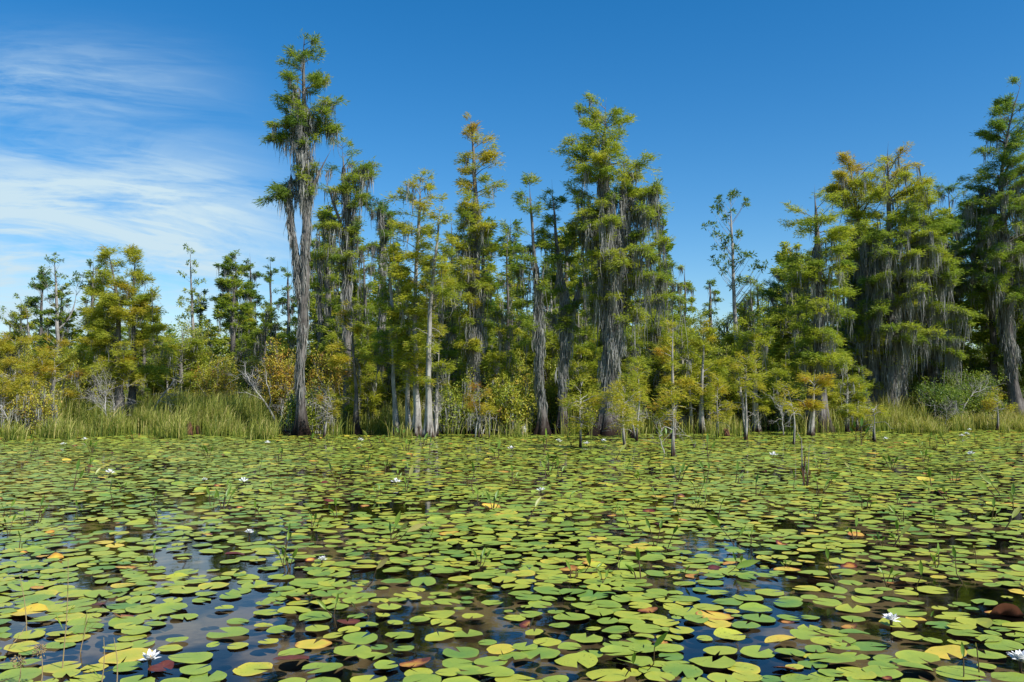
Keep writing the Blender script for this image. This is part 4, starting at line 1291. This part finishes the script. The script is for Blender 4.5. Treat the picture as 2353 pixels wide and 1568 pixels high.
# ------------------------------------------------------------------ sedge
def sedge():
    rng = np.random.default_rng(9)
    a = Acc()

    def blades(n, xr, dmin, dmax, hmin, hmax, tmean, tsd, lean=.6, clump=None):
        px = rng.uniform(xr[0], xr[1], n)
        X0 = (px - CX) / FX
        s = shore(X0 * 36)
        Y = s + dmin + (dmax - dmin) * rng.random(n) ** 1.25
        X = X0 * Y
        # tussocks
        g = np.sin(X * 2.3 + 1.3 * np.sin(Y * 1.7)) * np.sin(Y * 1.9 + X * .7)
        keep = rng.random(n) < .42 + .58 * g if clump is None else g > clump - .3 * rng.random(n)
        X, Y, g = X[keep], Y[keep], g[keep]
        m = len(X)
        H = (hmin + (hmax - hmin) * rng.random(m) ** 1.3) * (1 + .22 * g) * (1 + .18 * np.sin(X * .8 + 2 * np.sin(Y * .5)))
        H *= np.clip(.55 + .25 * (Y - shore(X) - dmin), .55, 1)
        az = rng.uniform(0, 6.283, m)
        ln = rng.random(m) ** 1.5 * lean * H
        dv = np.stack([np.cos(az), np.sin(az), np.zeros(m)], 1)
        P0 = np.stack([X, Y, np.full(m, -.02)], 1)
        S = np.stack([-np.sin(az + .6), np.cos(az + .6), np.zeros(m)], 1) * rng.uniform(.005, .014, m)[:, None]
        P1 = P0 + UP * (H * .5)[:, None] + dv * (ln * .25)[:, None]
        P2 = P0 + UP * (H * .85)[:, None] + dv * (ln * .75)[:, None]
        P3 = P0 + UP * (H * rng.uniform(.85, 1.02, m))[:, None] + dv * (ln * 1.3)[:, None]
        V = np.stack([P0 - S, P0 + S, P1 - S * .9, P1 + S * .9, P2 - S * .55, P2 + S * .55, P3], 1)
        b = np.arange(m)[:, None] * 7
        Q = np.concatenate([b + np.array((0, 1, 3, 2)), b + np.array((2, 3, 5, 4))])
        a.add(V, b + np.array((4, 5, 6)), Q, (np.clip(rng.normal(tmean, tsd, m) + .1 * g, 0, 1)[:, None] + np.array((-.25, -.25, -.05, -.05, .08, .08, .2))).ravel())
    blades(86000, (-560, 655), -.3, 13, .75, 1.55, .40, .2)
    blades(20000, (-560, 650), -2.2, 1.0, .4, 1.0, .50, .24)
    blades(9000, (180, 620), 1.0, 6, .8, 1.5, .22, .12)
    blades(20000, (690, 1000), -1.5, 7, .5, 1.35, .50, .2)
    blades(26000, (-560, 640), -4.5, 0, .3, 1.05, .44, .24, .8, .66)
    blades(7000, (700, 1950), -4.0, 0, .3, .95, .52, .22, .8, .72)
    blades(26000, (1950, 2900), -4.5, 0, .25, .8, .58, .22, .8, .66)
    blades(5000, (1000, 1300), 2.0, 9, .6, 1.3, .42, .2)
    blades(9000, (1300, 1700), -1.0, 5, .4, 1.1, .55, .2)
    blades(6000, (1650, 1900), .0, 5, .5, 1.2, .25, .15)
    blades(34000, (1890, 2130), -1.2, 12, .6, 1.5, .48, .18)
    blades(70000, (2040, 2900), -1.6, 4, .35, .85, .62, .2)
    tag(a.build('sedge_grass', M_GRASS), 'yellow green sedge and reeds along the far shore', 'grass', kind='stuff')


sedge()


# ------------------------------------------------------------------ lily pads
def pad_mesh(acc, c, r, rot, tint, rng, seg=22, lift=0.0, tilt=(0, 0), fold=0.0, edge_tint=0.0, rings=(0.0, .55, .85, 1.0)):
    notch = rng.uniform(.04, .30)
    th = np.linspace(notch, 2 * math.pi - notch, seg) + 0
    wav = 1 + .035 * np.sin(th * rng.integers(3, 7) + rng.uniform(0, 6)) + rng.normal(0, .012, seg)
    wav *= 1 + .07 * np.cos(2 * th + rng.uniform(0, 6))
    wav[0] *= 1.04
    wav[-1] *= 1.04
    up = rng.uniform(-.02, .08) * r
    ph = rng.uniform(0, 6)
    V, T = [], []
    for k in rings[1:]:
        rr = r * k * wav
        x, y = rr * np.cos(th), rr * np.sin(th)
        z = lift + up * k ** 3 * (.4 + .6 * np.sin(th * 2 + ph)) + .012 * r * np.sin(5 * th + ph) * k ** 2
        if fold > 0:
            # one side of the leaf turned up
            e = np.maximum(y - .2 * r, 0)
            z = z + e * fold * .55
            y = y - e * min(fold * .5, .8)
        V.append(np.stack([x, y, z], 1))
        T.append(np.full(seg, tint + edge_tint * k ** 4 + 0.0) + rng.normal(0, .01, seg))
    V = np.vstack([np.array([[0, 0, lift]])] + V)
    T = np.concatenate([[tint - .03]] + T)
    cr, sr = math.cos(rot), math.sin(rot)
    V = np.stack([V[:, 0] * cr - V[:, 1] * sr, V[:, 0] * sr + V[:, 1] * cr, V[:, 2] + tilt[0] * V[:, 0] + tilt[1] * V[:, 1]], 1)
    V[:, 2] = np.maximum(V[:, 2], .002)
    nr = len(rings) - 1
    j = np.arange(seg - 1)
    tr = np.stack([np.zeros(seg - 1, int), 1 + j, 2 + j], 1)
    Q = [np.stack([1 + k * seg + j, 1 + (k + 1) * seg + j, 2 + (k + 1) * seg + j, 2 + k * seg + j], 1) for k in range(nr - 1)]
    acc.add(V + np.asarray(c), tr, np.concatenate(Q) if Q else None, T)


OPEN = [(455, 1285, 105, 42, .30), (505, 1395, 95, 55, .30), (420, 1465, 85, 36, .28), (230, 1330, 60, 28, .35), (330, 1545, 90, 40, .55), (640, 1310, 60, 40, .45), (1010, 1165, 130, 16, .30),
        (420, 1140, 70, 16, .45), (620, 1470, 70, 40, .6), (1850, 1345, 160, 26, .55), (2240, 1390, 140, 34, .50), (1560, 1240, 80, 26, .5), (1000, 1495, 150, 26, .55), (250, 1500, 60, 40, .5),
        (1690, 1480, 150, 50, .62), (60, 1440, 80, 22, .5), (2000, 1280, 130, 20, .6), (820, 1230, 90, 14, .5), (1250, 1380, 90, 18, .65), (1100, 1105, 90, 9, .4), (980, 1085, 120, 7, .4), (1450, 1085, 120, 8, .4), (1600, 1150, 140, 12, .45), (700, 1090, 120, 8, .45), (350, 1075, 120, 7, .45), (760, 1180, 110, 14, .45), (1330, 1190, 120, 14, .5), (280, 1225, 110, 16, .45), (1480, 1300, 90, 18, .5), (880, 1330, 90, 20, .55), (1250, 1540, 100, 24, .55), (1900, 1210, 120, 13, .45), (2280, 1190, 90, 14, .5), (2150, 1080, 140, 9, .45), (120, 1180, 90, 16, .55), (1800, 1085, 90, 10, .45)]


def keep_prob(x, y):
    p = 1.0
    for cx, cy, rx, ry, q in OPEN:
        d = ((x - cx) / rx) ** 2 + ((y - cy) / ry) ** 2
        if d < 1.6:
            p = min(p, q * .58 if d < 1 else q + .2 if d < 1.3 else 1)
    return p


def to_photo(X, Y, Z=0.0):
    fy = Y * CP + (Z - EYE) * SP
    fz = -Y * SP + (Z - EYE) * CP
    return CX + X / fy * FX, CY - fz / fy * FX


FIXED = [  # pads with a look of their own: x, y, radius, tint, fold, label
    (720, 1482, .115, .70, 0, 'bright yellow lily pad beside a blue gap near the front'),
    (68, 1412, .12, .74, .8, 'buckled yellow lily pad at the left, one half standing up'),
    (292, 1512, .14, .63, 0, 'large speckled yellow green pad left of the small front flower'),
    (374, 1540, .075, .93, .6, 'crumpled red brown dead pad right beside the front flower'),
    (1372, 1240, .10, .72, 0, 'yellow pad with ragged edge in the middle water'),
    (1130, 1166, .13, .74, .5, 'folded amber pad beside the bare brown water patch'),
    (1808, 1312, .11, .72, .15, 'yellow pad with orange half, right of centre'),
    (1650, 1436, .095, .66, 0, 'clean yellow pad alone in a dark gap, right of centre'),
    (1598, 1326, .09, .86, 1.4, 'curled orange pad with brown raised edge'),
    (2310, 1418, .13, .76, 1.6, 'yellow pad folded open to show its brown red underside at the right'),
    (2175, 1502, .12, .74, .2, 'golden yellow pad tucked under a green one at lower right'),
    (1795, 1475, .11, .74, .6, 'torn orange yellow pad in the lower right'),
    (1215, 1438, .07, .88, 1.2, 'small orange red pad curled up near the front middle'),
    (955, 1530, .09, .87, .3, 'sunken orange brown pad near the front edge'),
    (670, 1520, .10, .93, .4, 'dead red brown pad under green ones left of centre'),
    (1150, 1498, .09, .67, 0, 'pale yellow pad with curled rim near the front middle'),
    (2062, 1345, .08, .85, .9, 'half orange half yellow pad in dark water, right'),
    (672, 1380, .06, .84, 1.3, 'small red edged cup shaped pad left of centre'),
    (236, 1390, .07, .93, 1.2, 'shrivelled brown pad among green ones at left'),
    (128, 1285, .07, .78, 1.2, 'orange pad bent upright in the left water'),
    (1950, 1305, .07, .86, .8, 'small bent orange pad beyond the right gap'),
    (1490, 1405, .08, .88, .3, 'brown orange pad lying half under a green pad'),
    (1880, 1330, .09, .72, .1, 'pale yellow notched pad right of centre gap'),
    (2125, 1104, .16, .70, .5, 'cream yellow upturned pad far right'),
    (245, 1098, .15, .74, 1.5, 'upturned bright yellow pad below the far left flower'),
    (1860, 1228, .10, .70, 0, 'yellow pad on blue grey water at right of centre'),
    (1765, 1190, .12, .70, 0, 'small yellow pad in the calm patch beyond'),
]


def scatter_pads():
    rng = np.random.default_rng(21)
    placed = []   # x, y, r, tint, fold, label
    for x, y, r, t, f, lab in FIXED:
        c = on_water(x, y)
        placed.append((c[0], c[1], r, t, f, lab))
    cell = .26
    grid = {}

    def ok(X, Y, r, k):
        gx, gy = int(math.floor(X / cell)), int(math.floor(Y / cell))
        for i in range(gx - 1, gx + 2):
            for j in range(gy - 1, gy + 2):
                for (a, b, q) in grid.get((i, j), ()):
                    if (a - X) ** 2 + (b - Y) ** 2 < (k * (q + r)) ** 2:
                        return False
        return True

    def put(X, Y, r):
        grid.setdefault((int(math.floor(X / cell)), int(math.floor(Y / cell))), []).append((X, Y, r))
    for p in placed:
        put(p[0], p[1], p[2])
    n_try = 400000
    ys = np.sqrt(rng.uniform(2.2 ** 2, 39 ** 2, n_try))
    xs = rng.uniform(-1, 1, n_try) * (.64 * ys + 6.5)
    rs = np.clip(rng.normal(.077, .022, n_try), .036, .125)
    u_ = rng.random(n_try)
    pk = rng.random(n_try)
    order = np.argsort(-rs * rng.uniform(.6, 1.0, n_try))
    for i in order:
        X, Y, r = xs[i], ys[i], rs[i]
        if Y > float(shore(X)) - .4:
            continue
        px, py = to_photo(X, Y)
        # natural looseness of the raft
        loose = math.sin(X * 1.1 + 1.7 * math.sin(Y * .6)) * math.sin(Y * .9 + X * .5) + .5 * math.sin(X * 3.1 + Y * 2.3)
        kp = keep_prob(px, py) * (1.0 if loose < .15 else .34)
        if u_[i] > kp:
            continue
        kk = (.72 if Y < 8 else .80 if Y < 14 else .87) if kp > .9 else .92
        if not ok(X, Y, r, kk):
            continue
        if pk[i] < .028:
            t = rng.uniform(.62, .76)
        elif pk[i] < .040:
            t = rng.uniform(.80, .95)
        elif pk[i] < .15:
            t = rng.uniform(.12, .30)
        elif pk[i] < .42:
            t = rng.uniform(.5, .58)
        else:
            t = rng.normal(.375, .055)
        f = 0.0
        if t > .8:
            f = rng.uniform(.2, 1.0)
            r *= .75
        elif rng.random() < .05:
            f = rng.uniform(.2, .7)
        put(X, Y, r)
        placed.append((X, Y, r, t, f, None))
    # nearest 300 (largest in the picture) as things of their own
    inside = []
    for k, p in enumerate(placed):
        px, py = to_photo(p[0], p[1])
        if -30 < px < 2383 and py < 1600:
            inside.append((p[2] ** 2 / (p[0] ** 2 + p[1] ** 2) ** 1.5 * (50 if p[5] else 1), k))
    inside.sort(reverse=True)
    near = {k for _, k in inside[:296]}
    rest = Acc()
    singles = []
    for k, (X, Y, r, t, f, lab) in enumerate(placed):
        rot = rng.uniform(0, 6.283)
        lift = .004 + .014 * rng.random()
        tilt = rng.normal(0, .03, 2) if f == 0 else rng.normal(0, .06, 2)
        et = (.14 if t > .55 else .10) if rng.random() < .4 else 0.03
        if k in near:
            a = Acc()
            pad_mesh(a, (X, Y, 0), r, rot, t, rng, 26, lift, tilt, f, et)
            singles.append((X, Y, r, t, f, lab, a))
        else:
            s = 16 if Y < 12 else 11
            pad_mesh(rest, (X, Y, 0), r, rot, t, rng, s, lift, tilt, f, et, (0, .6, 1.0) if Y < 14 else (0, 1.0))
    tag(rest.build('lily_pad_raft', M_PAD, smooth=True), 'countless small lily pads spreading over the farther pond', 'lily pads', kind='stuff')
    return singles


SINGLES = scatter_pads()
print('near pads', len(SINGLES))

# ---- flowers: petals in three whorls, a yellow heart
FLOWERS = [  # x, y, size, label
    (344, 1532, .062, 'opening white water lily beside the crumpled red brown pad at front left'),
    (2048, 1438, .060, 'pointed white water lily sitting on green pads right of centre'),
    (2345, 1535, .075, 'large open white water lily with yellow heart in the front right corner'),
    (253, 1090, .075, 'white water lily above the upturned yellow pad at left'),
    (559, 1110, .07, 'white water lily in open dark water left of the middle'),
    (470, 1106, .045, 'small half closed white lily next to a red leaf at left'),
    (910, 1113, .075, 'white water lily alone in the pads just left of the middle'),
    (1175, 1033, .085, 'white water lily below the shady thicket'),
    (1284, 1015, .085, 'white water lily below the twin dark trunks'),
    (1348, 1021, .085, 'white water lily just right of the wide low sapling'),
    (1388, 1014, .075, 'small white lily left of the massive buttress'),
    (1778, 1048, .09, 'bright white water lily between the two lone saplings and dead stems'),
    (2008, 1006, .065, 'white lily touching the tiny twisted sapling'),
    (2035, 1009, .075, 'white lily just right of the tiny twisted sapling'),
    (2211, 1002, .085, 'lowest of the three white lilies near the right sedge'),
    (2221, 997, .08, 'middle of the three white lilies near the right sedge'),
    (2228, 988, .08, 'topmost of the three white lilies near the right sedge'),
    (2231, 1045, .085, 'lone white lily below the three by the right sedge'),
    (195, 1010, .075, 'white lily close to the sedge below the two stemmed cypress'),
    (145, 1022, .07, 'white lily in the far left pads'),
    (615, 1019, .08, 'white lily before the sedge left of the tallest tree'),
    (573, 1232, .04, 'small white bud in the blue gap left of the middle'),
    (740, 1295, .035, 'tiny white bud among green pads left of the middle'),
    (829, 1012, .085, 'pale bluish white lily on a stalk before the bronze cypress'),
    (1243, 1132, .06, 'flat white lily lying low in the middle pads'),
]


def flower(x, y, s, lab, seed):
    rng = np.random.default_rng(seed)
    c = on_water(x, y + 4)
    near = c[1] < 8
    h = .045 if near else .05
    root = empty('water_lily', c, lab, 'flower', 'white water lilies')
    a = Acc()
    whorls = ((9, 1.0, .42), (8, .95, .82), (7, .78, 1.2)) if c[1] < 12 else ((7, 1.0, .45), (6, .85, 1.05))
    for w, (n, ln, el) in enumerate(whorls):
        for k in range(n):
            th = (k + .5 * w) / n * 6.283 + rng.normal(0, .12)
            e = el + rng.normal(0, .12)
            d = np.array((math.cos(th) * math.cos(e), math.sin(th) * math.cos(e), math.sin(e)))
            sd_ = np.array((-math.sin(th), math.cos(th), 0))
            upv = np.cross(d, sd_) * -1
            L = s * ln * rng.uniform(.9, 1.08)
            o = c + UP * h
            wd = L * .21
            P = [o, o + d * L * .35 + sd_ * wd - upv * -.02 * L, o + d * L * .35 - sd_ * wd - upv * -.02 * L, o + d * L * .35 - upv * .06 * L,
                 o + d * L * .72 + sd_ * wd * .75, o + d * L * .72 - sd_ * wd * .75, o + d * L * .72 - upv * .05 * L, o + d * L + upv * .06 * L]
            a.add(P, [(0, 3, 1), (0, 2, 3), (4, 6, 7), (6, 5, 7)], [(1, 3, 6, 4), (3, 2, 5, 6)])
    a.build('petals', M_PETAL, root, c, smooth=False)
    b = Acc()
    for k in range(22 if near else 8):
        th, e = rng.uniform(0, 6.283), rng.uniform(.7, 1.5)
        d = np.array((math.cos(th) * math.cos(e), math.sin(th) * math.cos(e), math.sin(e)))
        o = c + UP * h
        tube(b, np.stack([o, o + d * s * .25, o + d * s * .42]), [s * .035, s * .03, s * .012], 4)
    b.build('stamens', M_STAMEN, root, c)
    st = Acc()
    tube(st, np.stack([c - UP * .1, c + UP * .0, c + UP * (h + .004)]), [.006, .006, .012], 6)
    st.build('stalk', M_STEM, root, c, smooth=True)


for k, (x, y, s, lab) in enumerate(FLOWERS):
    flower(x, y, s * (1.1 if y > 1300 else 1.45), lab, 500 + k)


# ---- labels for the near pads: colour and wear, then what is beside it, then where it floats
def shade(t, f):
    if t > .9:
        c = 'dead red brown'
    elif t > .8:
        c = 'orange brown'
    elif t > .66:
        c = 'yellow'
    elif t > .56:
        c = 'yellowing'
    elif t > .46:
        c = 'light green'
    elif t < .22:
        c = 'dark green'
    elif t < .32:
        c = 'deep green'
    else:
        c = 'mid green'
    return ('curled ' if f > .8 else 'bent ' if f > .25 else '') + c


def size_word(r):
    return 'large ' if r > .115 else 'small ' if r < .078 else ''


LAND = [(344, 1540, 'the crumpled pad flower'), (2048, 1440, 'the pointed white flower'), (2345, 1540, 'the corner flower'), (720, 1482, 'the bright yellow pad'), (68, 1412, 'the buckled yellow pad'),
        (292, 1512, 'the speckled yellow pad'), (1650, 1436, 'the clean yellow pad'), (2310, 1418, 'the folded brown pad'), (2175, 1502, 'the golden pad'), (1795, 1475, 'the torn orange pad'),
        (1215, 1438, 'the small orange red pad'), (955, 1530, 'the sunken orange pad'), (1150, 1498, 'the pale yellow pad'), (1372, 1240, 'the ragged yellow pad'), (1808, 1312, 'the yellow orange pad'),
        (520, 1400, 'the blue gap'), (1530, 1510, 'the large arrow leaf'), (2215, 1540, 'the lone green shoot'), (745, 1405, 'the leaning shoot'), (1380, 1330, 'the bent shoot'), (130, 1440, 'the tall dry stalks')]
DIRS = ['right of', 'behind right of', 'behind', 'behind left of', 'left of', 'front left of', 'in front of', 'front right of']
seen = {}
for (X, Y, r, t, f, lab, a) in SINGLES:
    if lab is None:
        px, py = to_photo(X, Y)
        best = min(LAND, key=lambda q: math.hypot(px - q[0], (py - q[1]) * 2.2))
        dx, dy = px - best[0], -(py - best[1]) * 2.2
        d = DIRS[int(round(math.atan2(dy, dx) / (math.pi / 4))) % 8]
        dist = math.hypot(dx, dy)
        near_w = 'touching, ' if dist < 75 else 'close, ' if dist < 150 else 'a bit away, ' if dist < 260 else 'well away, '
        lab = f'{size_word(r)}{shade(t, f)} lily pad {near_w}{d} {best[2]}'
    seen.setdefault(lab, []).append((X, Y, a))
ORD = ['nearest', 'second nearest', 'third nearest', 'fourth nearest', 'fifth nearest', 'sixth nearest']
for lab, ms in seen.items():
    ms.sort(key=lambda q: q[1])
    for k, (X, Y, a) in enumerate(ms):
        l2 = lab
        if len(ms) > 1:
            l2 = (ORD[k] if k < len(ORD) else 'farther') + ' ' + lab
        l2 = l2.replace(' well away,', '') if len(l2.split()) > 16 else l2
        l2 = l2.replace(' a bit away,', '') if len(l2.split()) > 16 else l2
        tag(a.build('lily_pad', M_PAD, None, (X, Y, 0), smooth=True), l2, 'lily pad', 'lily pads floating in the near water')


# ------------------------------------------------------------------ shoots rising between the pads
def shoot(lab, x, y, spec, seed, group='leafy shoots rising between the pads'):
    """spec: leaves as (dx, dy, leaf length, tint) in photo units from the foot"""
    rng = np.random.default_rng(seed)
    c = on_water(x, y)
    D = c[1]
    s = D / FX
    root = empty('water_shoot', c, lab, 'water plant', group)
    for (dx, dy, ll, ti) in spec:
        tip = c + np.array((dx * s, rng.normal(0, .05), dy * s * 1.03))
        L = ll * s
        d = unit(tip - c)
        foot = c + np.array((rng.normal(0, .015), rng.normal(0, .015), -.05))
        bend = np.array((rng.normal(0, .02), 0, 0))
        lb = tip - d * L * .55
        st = Acc()
        tube(st, np.stack([foot, (foot + lb) / 2 + bend, lb]), [max(.004, 1.2 * s), max(.0035, 1.1 * s), max(.003, .9 * s)], 5)
        st.build('stem', M_STEM, root, c, smooth=True)
        a = Acc()
        k = 7
        q = np.linspace(0, 1, k)
        wv = np.sin(np.clip(q, 0.02, .98) ** .8 * math.pi) * L * .13
        dd = unit(d + np.array((0, rng.normal(0, .3), -.1)))
        ctr = lb + dd * (q[:, None] * L) - UP * (q[:, None] ** 2) * L * .12
        sv = unit(np.cross(dd, np.array((rng.normal(0, .4), -1, .3))))
        V = np.concatenate([ctr - sv * wv[:, None], ctr + np.array((0, .006, -.01)) * (wv[:, None] > 0), ctr + sv * wv[:, None]])
        j = np.arange(k - 1)
        Q = np.concatenate([np.stack([j, j + 1, k + j + 1, k + j], 1), np.stack([k + j, k + j + 1, 2 * k + j + 1, 2 * k + j], 1)])
        a.add(V, None, Q, np.clip(ti + np.linspace(-.1, .1, k)[None].repeat(3, 0).ravel(), 0, 1))
        a.build('leaf', M_SHOOT, root, c, smooth=True)
    return root


SHOOTS = [
    ('leaning shoot with pale leaf above the blue gap at left', 768, 1425, [(-30, 38, 38, .55), (6, 50, 26, .4)]),
    ('upright narrow shoot in the blue gap with small pads around', 660, 1322, [(-2, 88, 26, .5), (-8, 44, 22, .6)]),
    ('bent shoot with drooping leaf at the middle gap', 1358, 1320, [(-6, 42, 40, .4), (22, 20, 26, .5)]),
    ('drooping twin leaves right of the bent shoot', 1388, 1345, [(-10, 28, 26, .6), (8, 26, 26, .5)]),
    ('large dark arrow leaf on a slanting stalk at the front', 1470, 1545, [(48, 78, 52, .15)]),
    ('lone green shoot with narrow blade in the front right corner', 2218, 1560, [(6, 62, 40, .35)]),
    ('dry brown stick standing beside the lone green shoot', 2252, 1548, [(-4, 62, 10, .9)]),
    ('straight green shoot at the front right of the middle', 1452, 1560, [(4, 52, 36, .4)]),
    ('slender leaning shoot with green tip over dark water at right', 2208, 1338, [(-10, 68, 34, .3)]),
    ('tall thin green blade right of the brown water patch', 2118, 1360, [(-3, 58, 40, .4)]),
    ('tuft of three narrow leaves left of the brown water patch', 900, 1245, [(14, 55, 42, .5), (30, 40, 36, .7), (-6, 36, 30, .3), (58, 38, 50, .9)]),
    ('pale bent blade near the fourth flower', 935, 1130, [(10, 50, 34, .8), (-4, 30, 20, .5)]),
    ('pair of dark shoots on blue water right of centre', 1505, 1260, [(-18, 60, 30, .3), (18, 58, 30, .2)]),
    ('dark paddle leaf on a black stem right of the pair', 1535, 1262, [(14, 50, 30, .15)]),
    ('forked green shoot in the calm patch at right', 1690, 1255, [(-50, 62, 50, .45), (20, 35, 30, .4)]),
    ('long slanting leaf at left of the calm patch', 1660, 1320, [(60, 30, 60, .5)]),
    ('dark upright paddle beyond the calm patch', 1650, 1190, [(12, 40, 26, .2)]),
    ('spreading green tuft far right of centre', 2068, 1200, [(-14, 32, 28, .5), (6, 38, 28, .6), (24, 22, 24, .4)]),
    ('yellow green blades leaning left at the far right', 2180, 1150, [(-40, 36, 44, .6), (-20, 30, 30, .5)]),
    ('green shoots at the right picture edge', 2330, 1180, [(10, 55, 34, .5), (-12, 40, 28, .6)]),
    ('slanting pale blades near the right edge', 2300, 1140, [(-60, 34, 56, .6), (-30, 44, 44, .6)]),
    ('two dark upright spikes in blue water at left', 168, 1130, [(4, 62, 30, .2), (18, 42, 26, .3)]),
    ('thin dark spikes at the far left', 85, 1205, [(6, 55, 28, .2), (14, 34, 24, .4)]),
    ('low leaf tuft at the left edge', 15, 1190, [(-8, 28, 26, .3), (10, 34, 22, .4)]),
    ('pale curved blade in the left pads', 365, 1200, [(-10, 36, 26, .7)]),
    ('green tuft with dark stems left of the middle', 512, 1170, [(-14, 38, 30, .4), (10, 44, 34, .3), (26, 42, 26, .5), (2, 30, 22, .2)]),
    ('slim tuft beside the green one', 490, 1165, [(-10, 40, 26, .5), (6, 28, 20, .5)]),
    ('three leaved shoot beside the brown water', 720, 1215, [(-10, 26, 24, .4), (6, 30, 24, .3), (18, 22, 20, .4)]),
    ('leaning straw coloured blade left of the middle', 835, 1420, [(-26, 30, 20, .9)]),
    ('pale dry blade lying over pads left of middle', 828, 1355, [(52, 64, 46, 1.0)]),
    ('green blades behind the brown water patch', 1105, 1160, [(-12, 34, 28, .5), (4, 24, 20, .4)]),
    ('upright green blade behind the middle pads', 1180, 1110, [(-4, 36, 24, .4), (10, 22, 20, .5)]),
    ('fine green spray near the far middle', 1265, 1080, [(-8, 26, 20, .4), (8, 28, 22, .4), (18, 16, 16, .5)]),
    ('slanting blade before the wide low sapling', 1410, 1060, [(24, 34, 30, .7)]),
    ('low spray of leaves before the massive buttress', 1300, 1150, [(-20, 20, 26, .5), (20, 18, 22, .4)]),
    ('broad leaf tuft right of the dead stems', 1890, 1130, [(-18, 34, 26, .5), (14, 24, 26, .4), (30, 38, 26, .5)]),
    ('thin pale blade right of the dead stems', 1960, 1090, [(-14, 24, 22, .8)]),
    ('slender green blades left of the dead stems', 1690, 1110, [(4, 40, 26, .4), (16, 20, 20, .4)]),
    ('tiny paddle leaf in the brown patch at right', 1850, 1400, [(6, 16, 16, .2)]),
    ('small paddle leaf right of the tiny one', 2135, 1425, [(8, 16, 18, .25)]),
]
SH = [shoot(lab, x, y, spec, 700 + k) for k, (lab, x, y, spec) in enumerate(SHOOTS)]
random.seed(12)
for k in range(110):
    src = SH[random.choice((6, 7, 8, 21, 22, 25, 26, 30, 31, 32, 37, 12, 27, 33))]
    x, y = random.uniform(-20, 2370), 1015 + 330 * random.random() ** 1.7
    o = copy_tree(src)
    c = on_water(x, y)
    o.location = tuple(c)
    o.rotation_euler[2] = random.uniform(-.9, .9) + random.choice((0, math.pi))
    q = random.uniform(.55, 1.1) * min(1.6, max(.7, c[1] / src.location[1]))
    o.scale = (q, q, q)
    tag(o, 'small narrow green shoot among the many scattered over the farther pads', 'water plant', 'small shoots scattered over the farther pads')

# dry stalks and seed heads close by at the left
def stalk(lab, x, y, dx, dy, seed, head=False, blade=False):
    rng = np.random.default_rng(seed)
    c = on_water(x, y)
    s = c[1] / FX
    root = empty('marsh_stalk', c, lab, 'water plant', 'dry marsh stalks in the near left corner')
    tip = c + np.array((dx * s, 0, dy * s))
    a = Acc()
    q = np.linspace(0, 1, 6)
    P = c + (tip - c) * q[:, None] + np.stack([np.sin(q * 3) * .012, np.zeros(6), np.zeros(6)], 1)
    P[0, 2] = -.05
    tube(a, P, np.linspace(.0038, .0016, 6), 5)
    a.build('stem', M_SEED, root, c, smooth=True)
    if head:
        b = Acc()
        for k in range(70):
            d = unit(rng.normal(0, 1, 3))
            p = tip + d * .032 * rng.random() ** .4
            tube(b, np.stack([p, p + d * .006, p + d * .012]), [.0012, .0035, .0008], 4)
        b.build('seed_head', M_SEED, root, c)
    if blade:
        b = Acc()
        n = 5
        P0 = c + (tip - c) * rng.uniform(.2, .8, (n, 1))
        d = unit(np.stack([rng.normal(0, 1, n), rng.normal(0, .5, n), rng.uniform(.1, 1, n)], 1))
        leaves(b, P0, d, rng.normal(0, 1, (n, 3)), rng.uniform(.08, .16, n), rng.uniform(.006, .011, n), rng.uniform(.4, .9, n))
        b.build('blade', M_SHOOT, root, c)


stalk('tall dry stalk with narrow blades in the near left corner', 142, 1540, 6, 250, 801, blade=True)
stalk('stalk topped by a brown tufted seed head at near left', 92, 1590, -2, 92, 802, head=True)
stalk('small seed head on a short stalk at the left edge', 40, 1580, 2, 58, 803, head=True)
stalk('leaning straw stalk left of the seed heads', 62, 1455, -22, 130, 804)
stalk('jointed pale stalk with one side blade beside the front flower', 230, 1590, 4, 120, 805, blade=True)
stalk('thin green stalk right of the jointed one', 268, 1580, -10, 110, 806)
stalk('short bent stalk near the left edge', 10, 1500, 50, 66, 807)
stalk('fine green stalk between tall stalk and seed head', 182, 1500, 14, 90, 808, blade=True)


# cluster of dead stems far out among the pads
def dead_stems():
    rng = np.random.default_rng(31)
    c = on_water(1850, 1118)
    s = c[1] / FX
    root = empty('dead_stem_clump', c, 'clump of thin black and brown dead stems standing among the pads', 'dead wood')
    for k, (dx, dy, r) in enumerate([(-4, 108, 2.0), (2, 80, 1.8), (6, 60, 1.6), (-8, 50, 1.4), (10, 92, 1.2), (14, 34, 1.2)]):
        a = Acc()
        foot = c + np.array((rng.normal(0, 3) * s, rng.normal(0, .04), -.08))
        tip = c + np.array((dx * s, rng.normal(0, .08), dy * s))
        m = (foot + tip) / 2 + np.array((rng.normal(0, 2) * s, 0, 0))
        tube(a, np.stack([foot, m, tip]), [r * s, r * s * .8, r * s * .4], 6)
        for q in range(4):
            f = rng.uniform(.4, 1)
            p = foot + (tip - foot) * f
            e = p + np.array((rng.normal(0, 8) * s, rng.normal(0, .03), rng.uniform(4, 16) * s))
            tube(a, np.stack([p, (p + e) / 2, e]), [r * s * .4, r * s * .3, r * s * .15], 4)
        a.build('stem', M_STUMP if k % 2 else M_TWIG, root, c, smooth=True)


dead_stems()
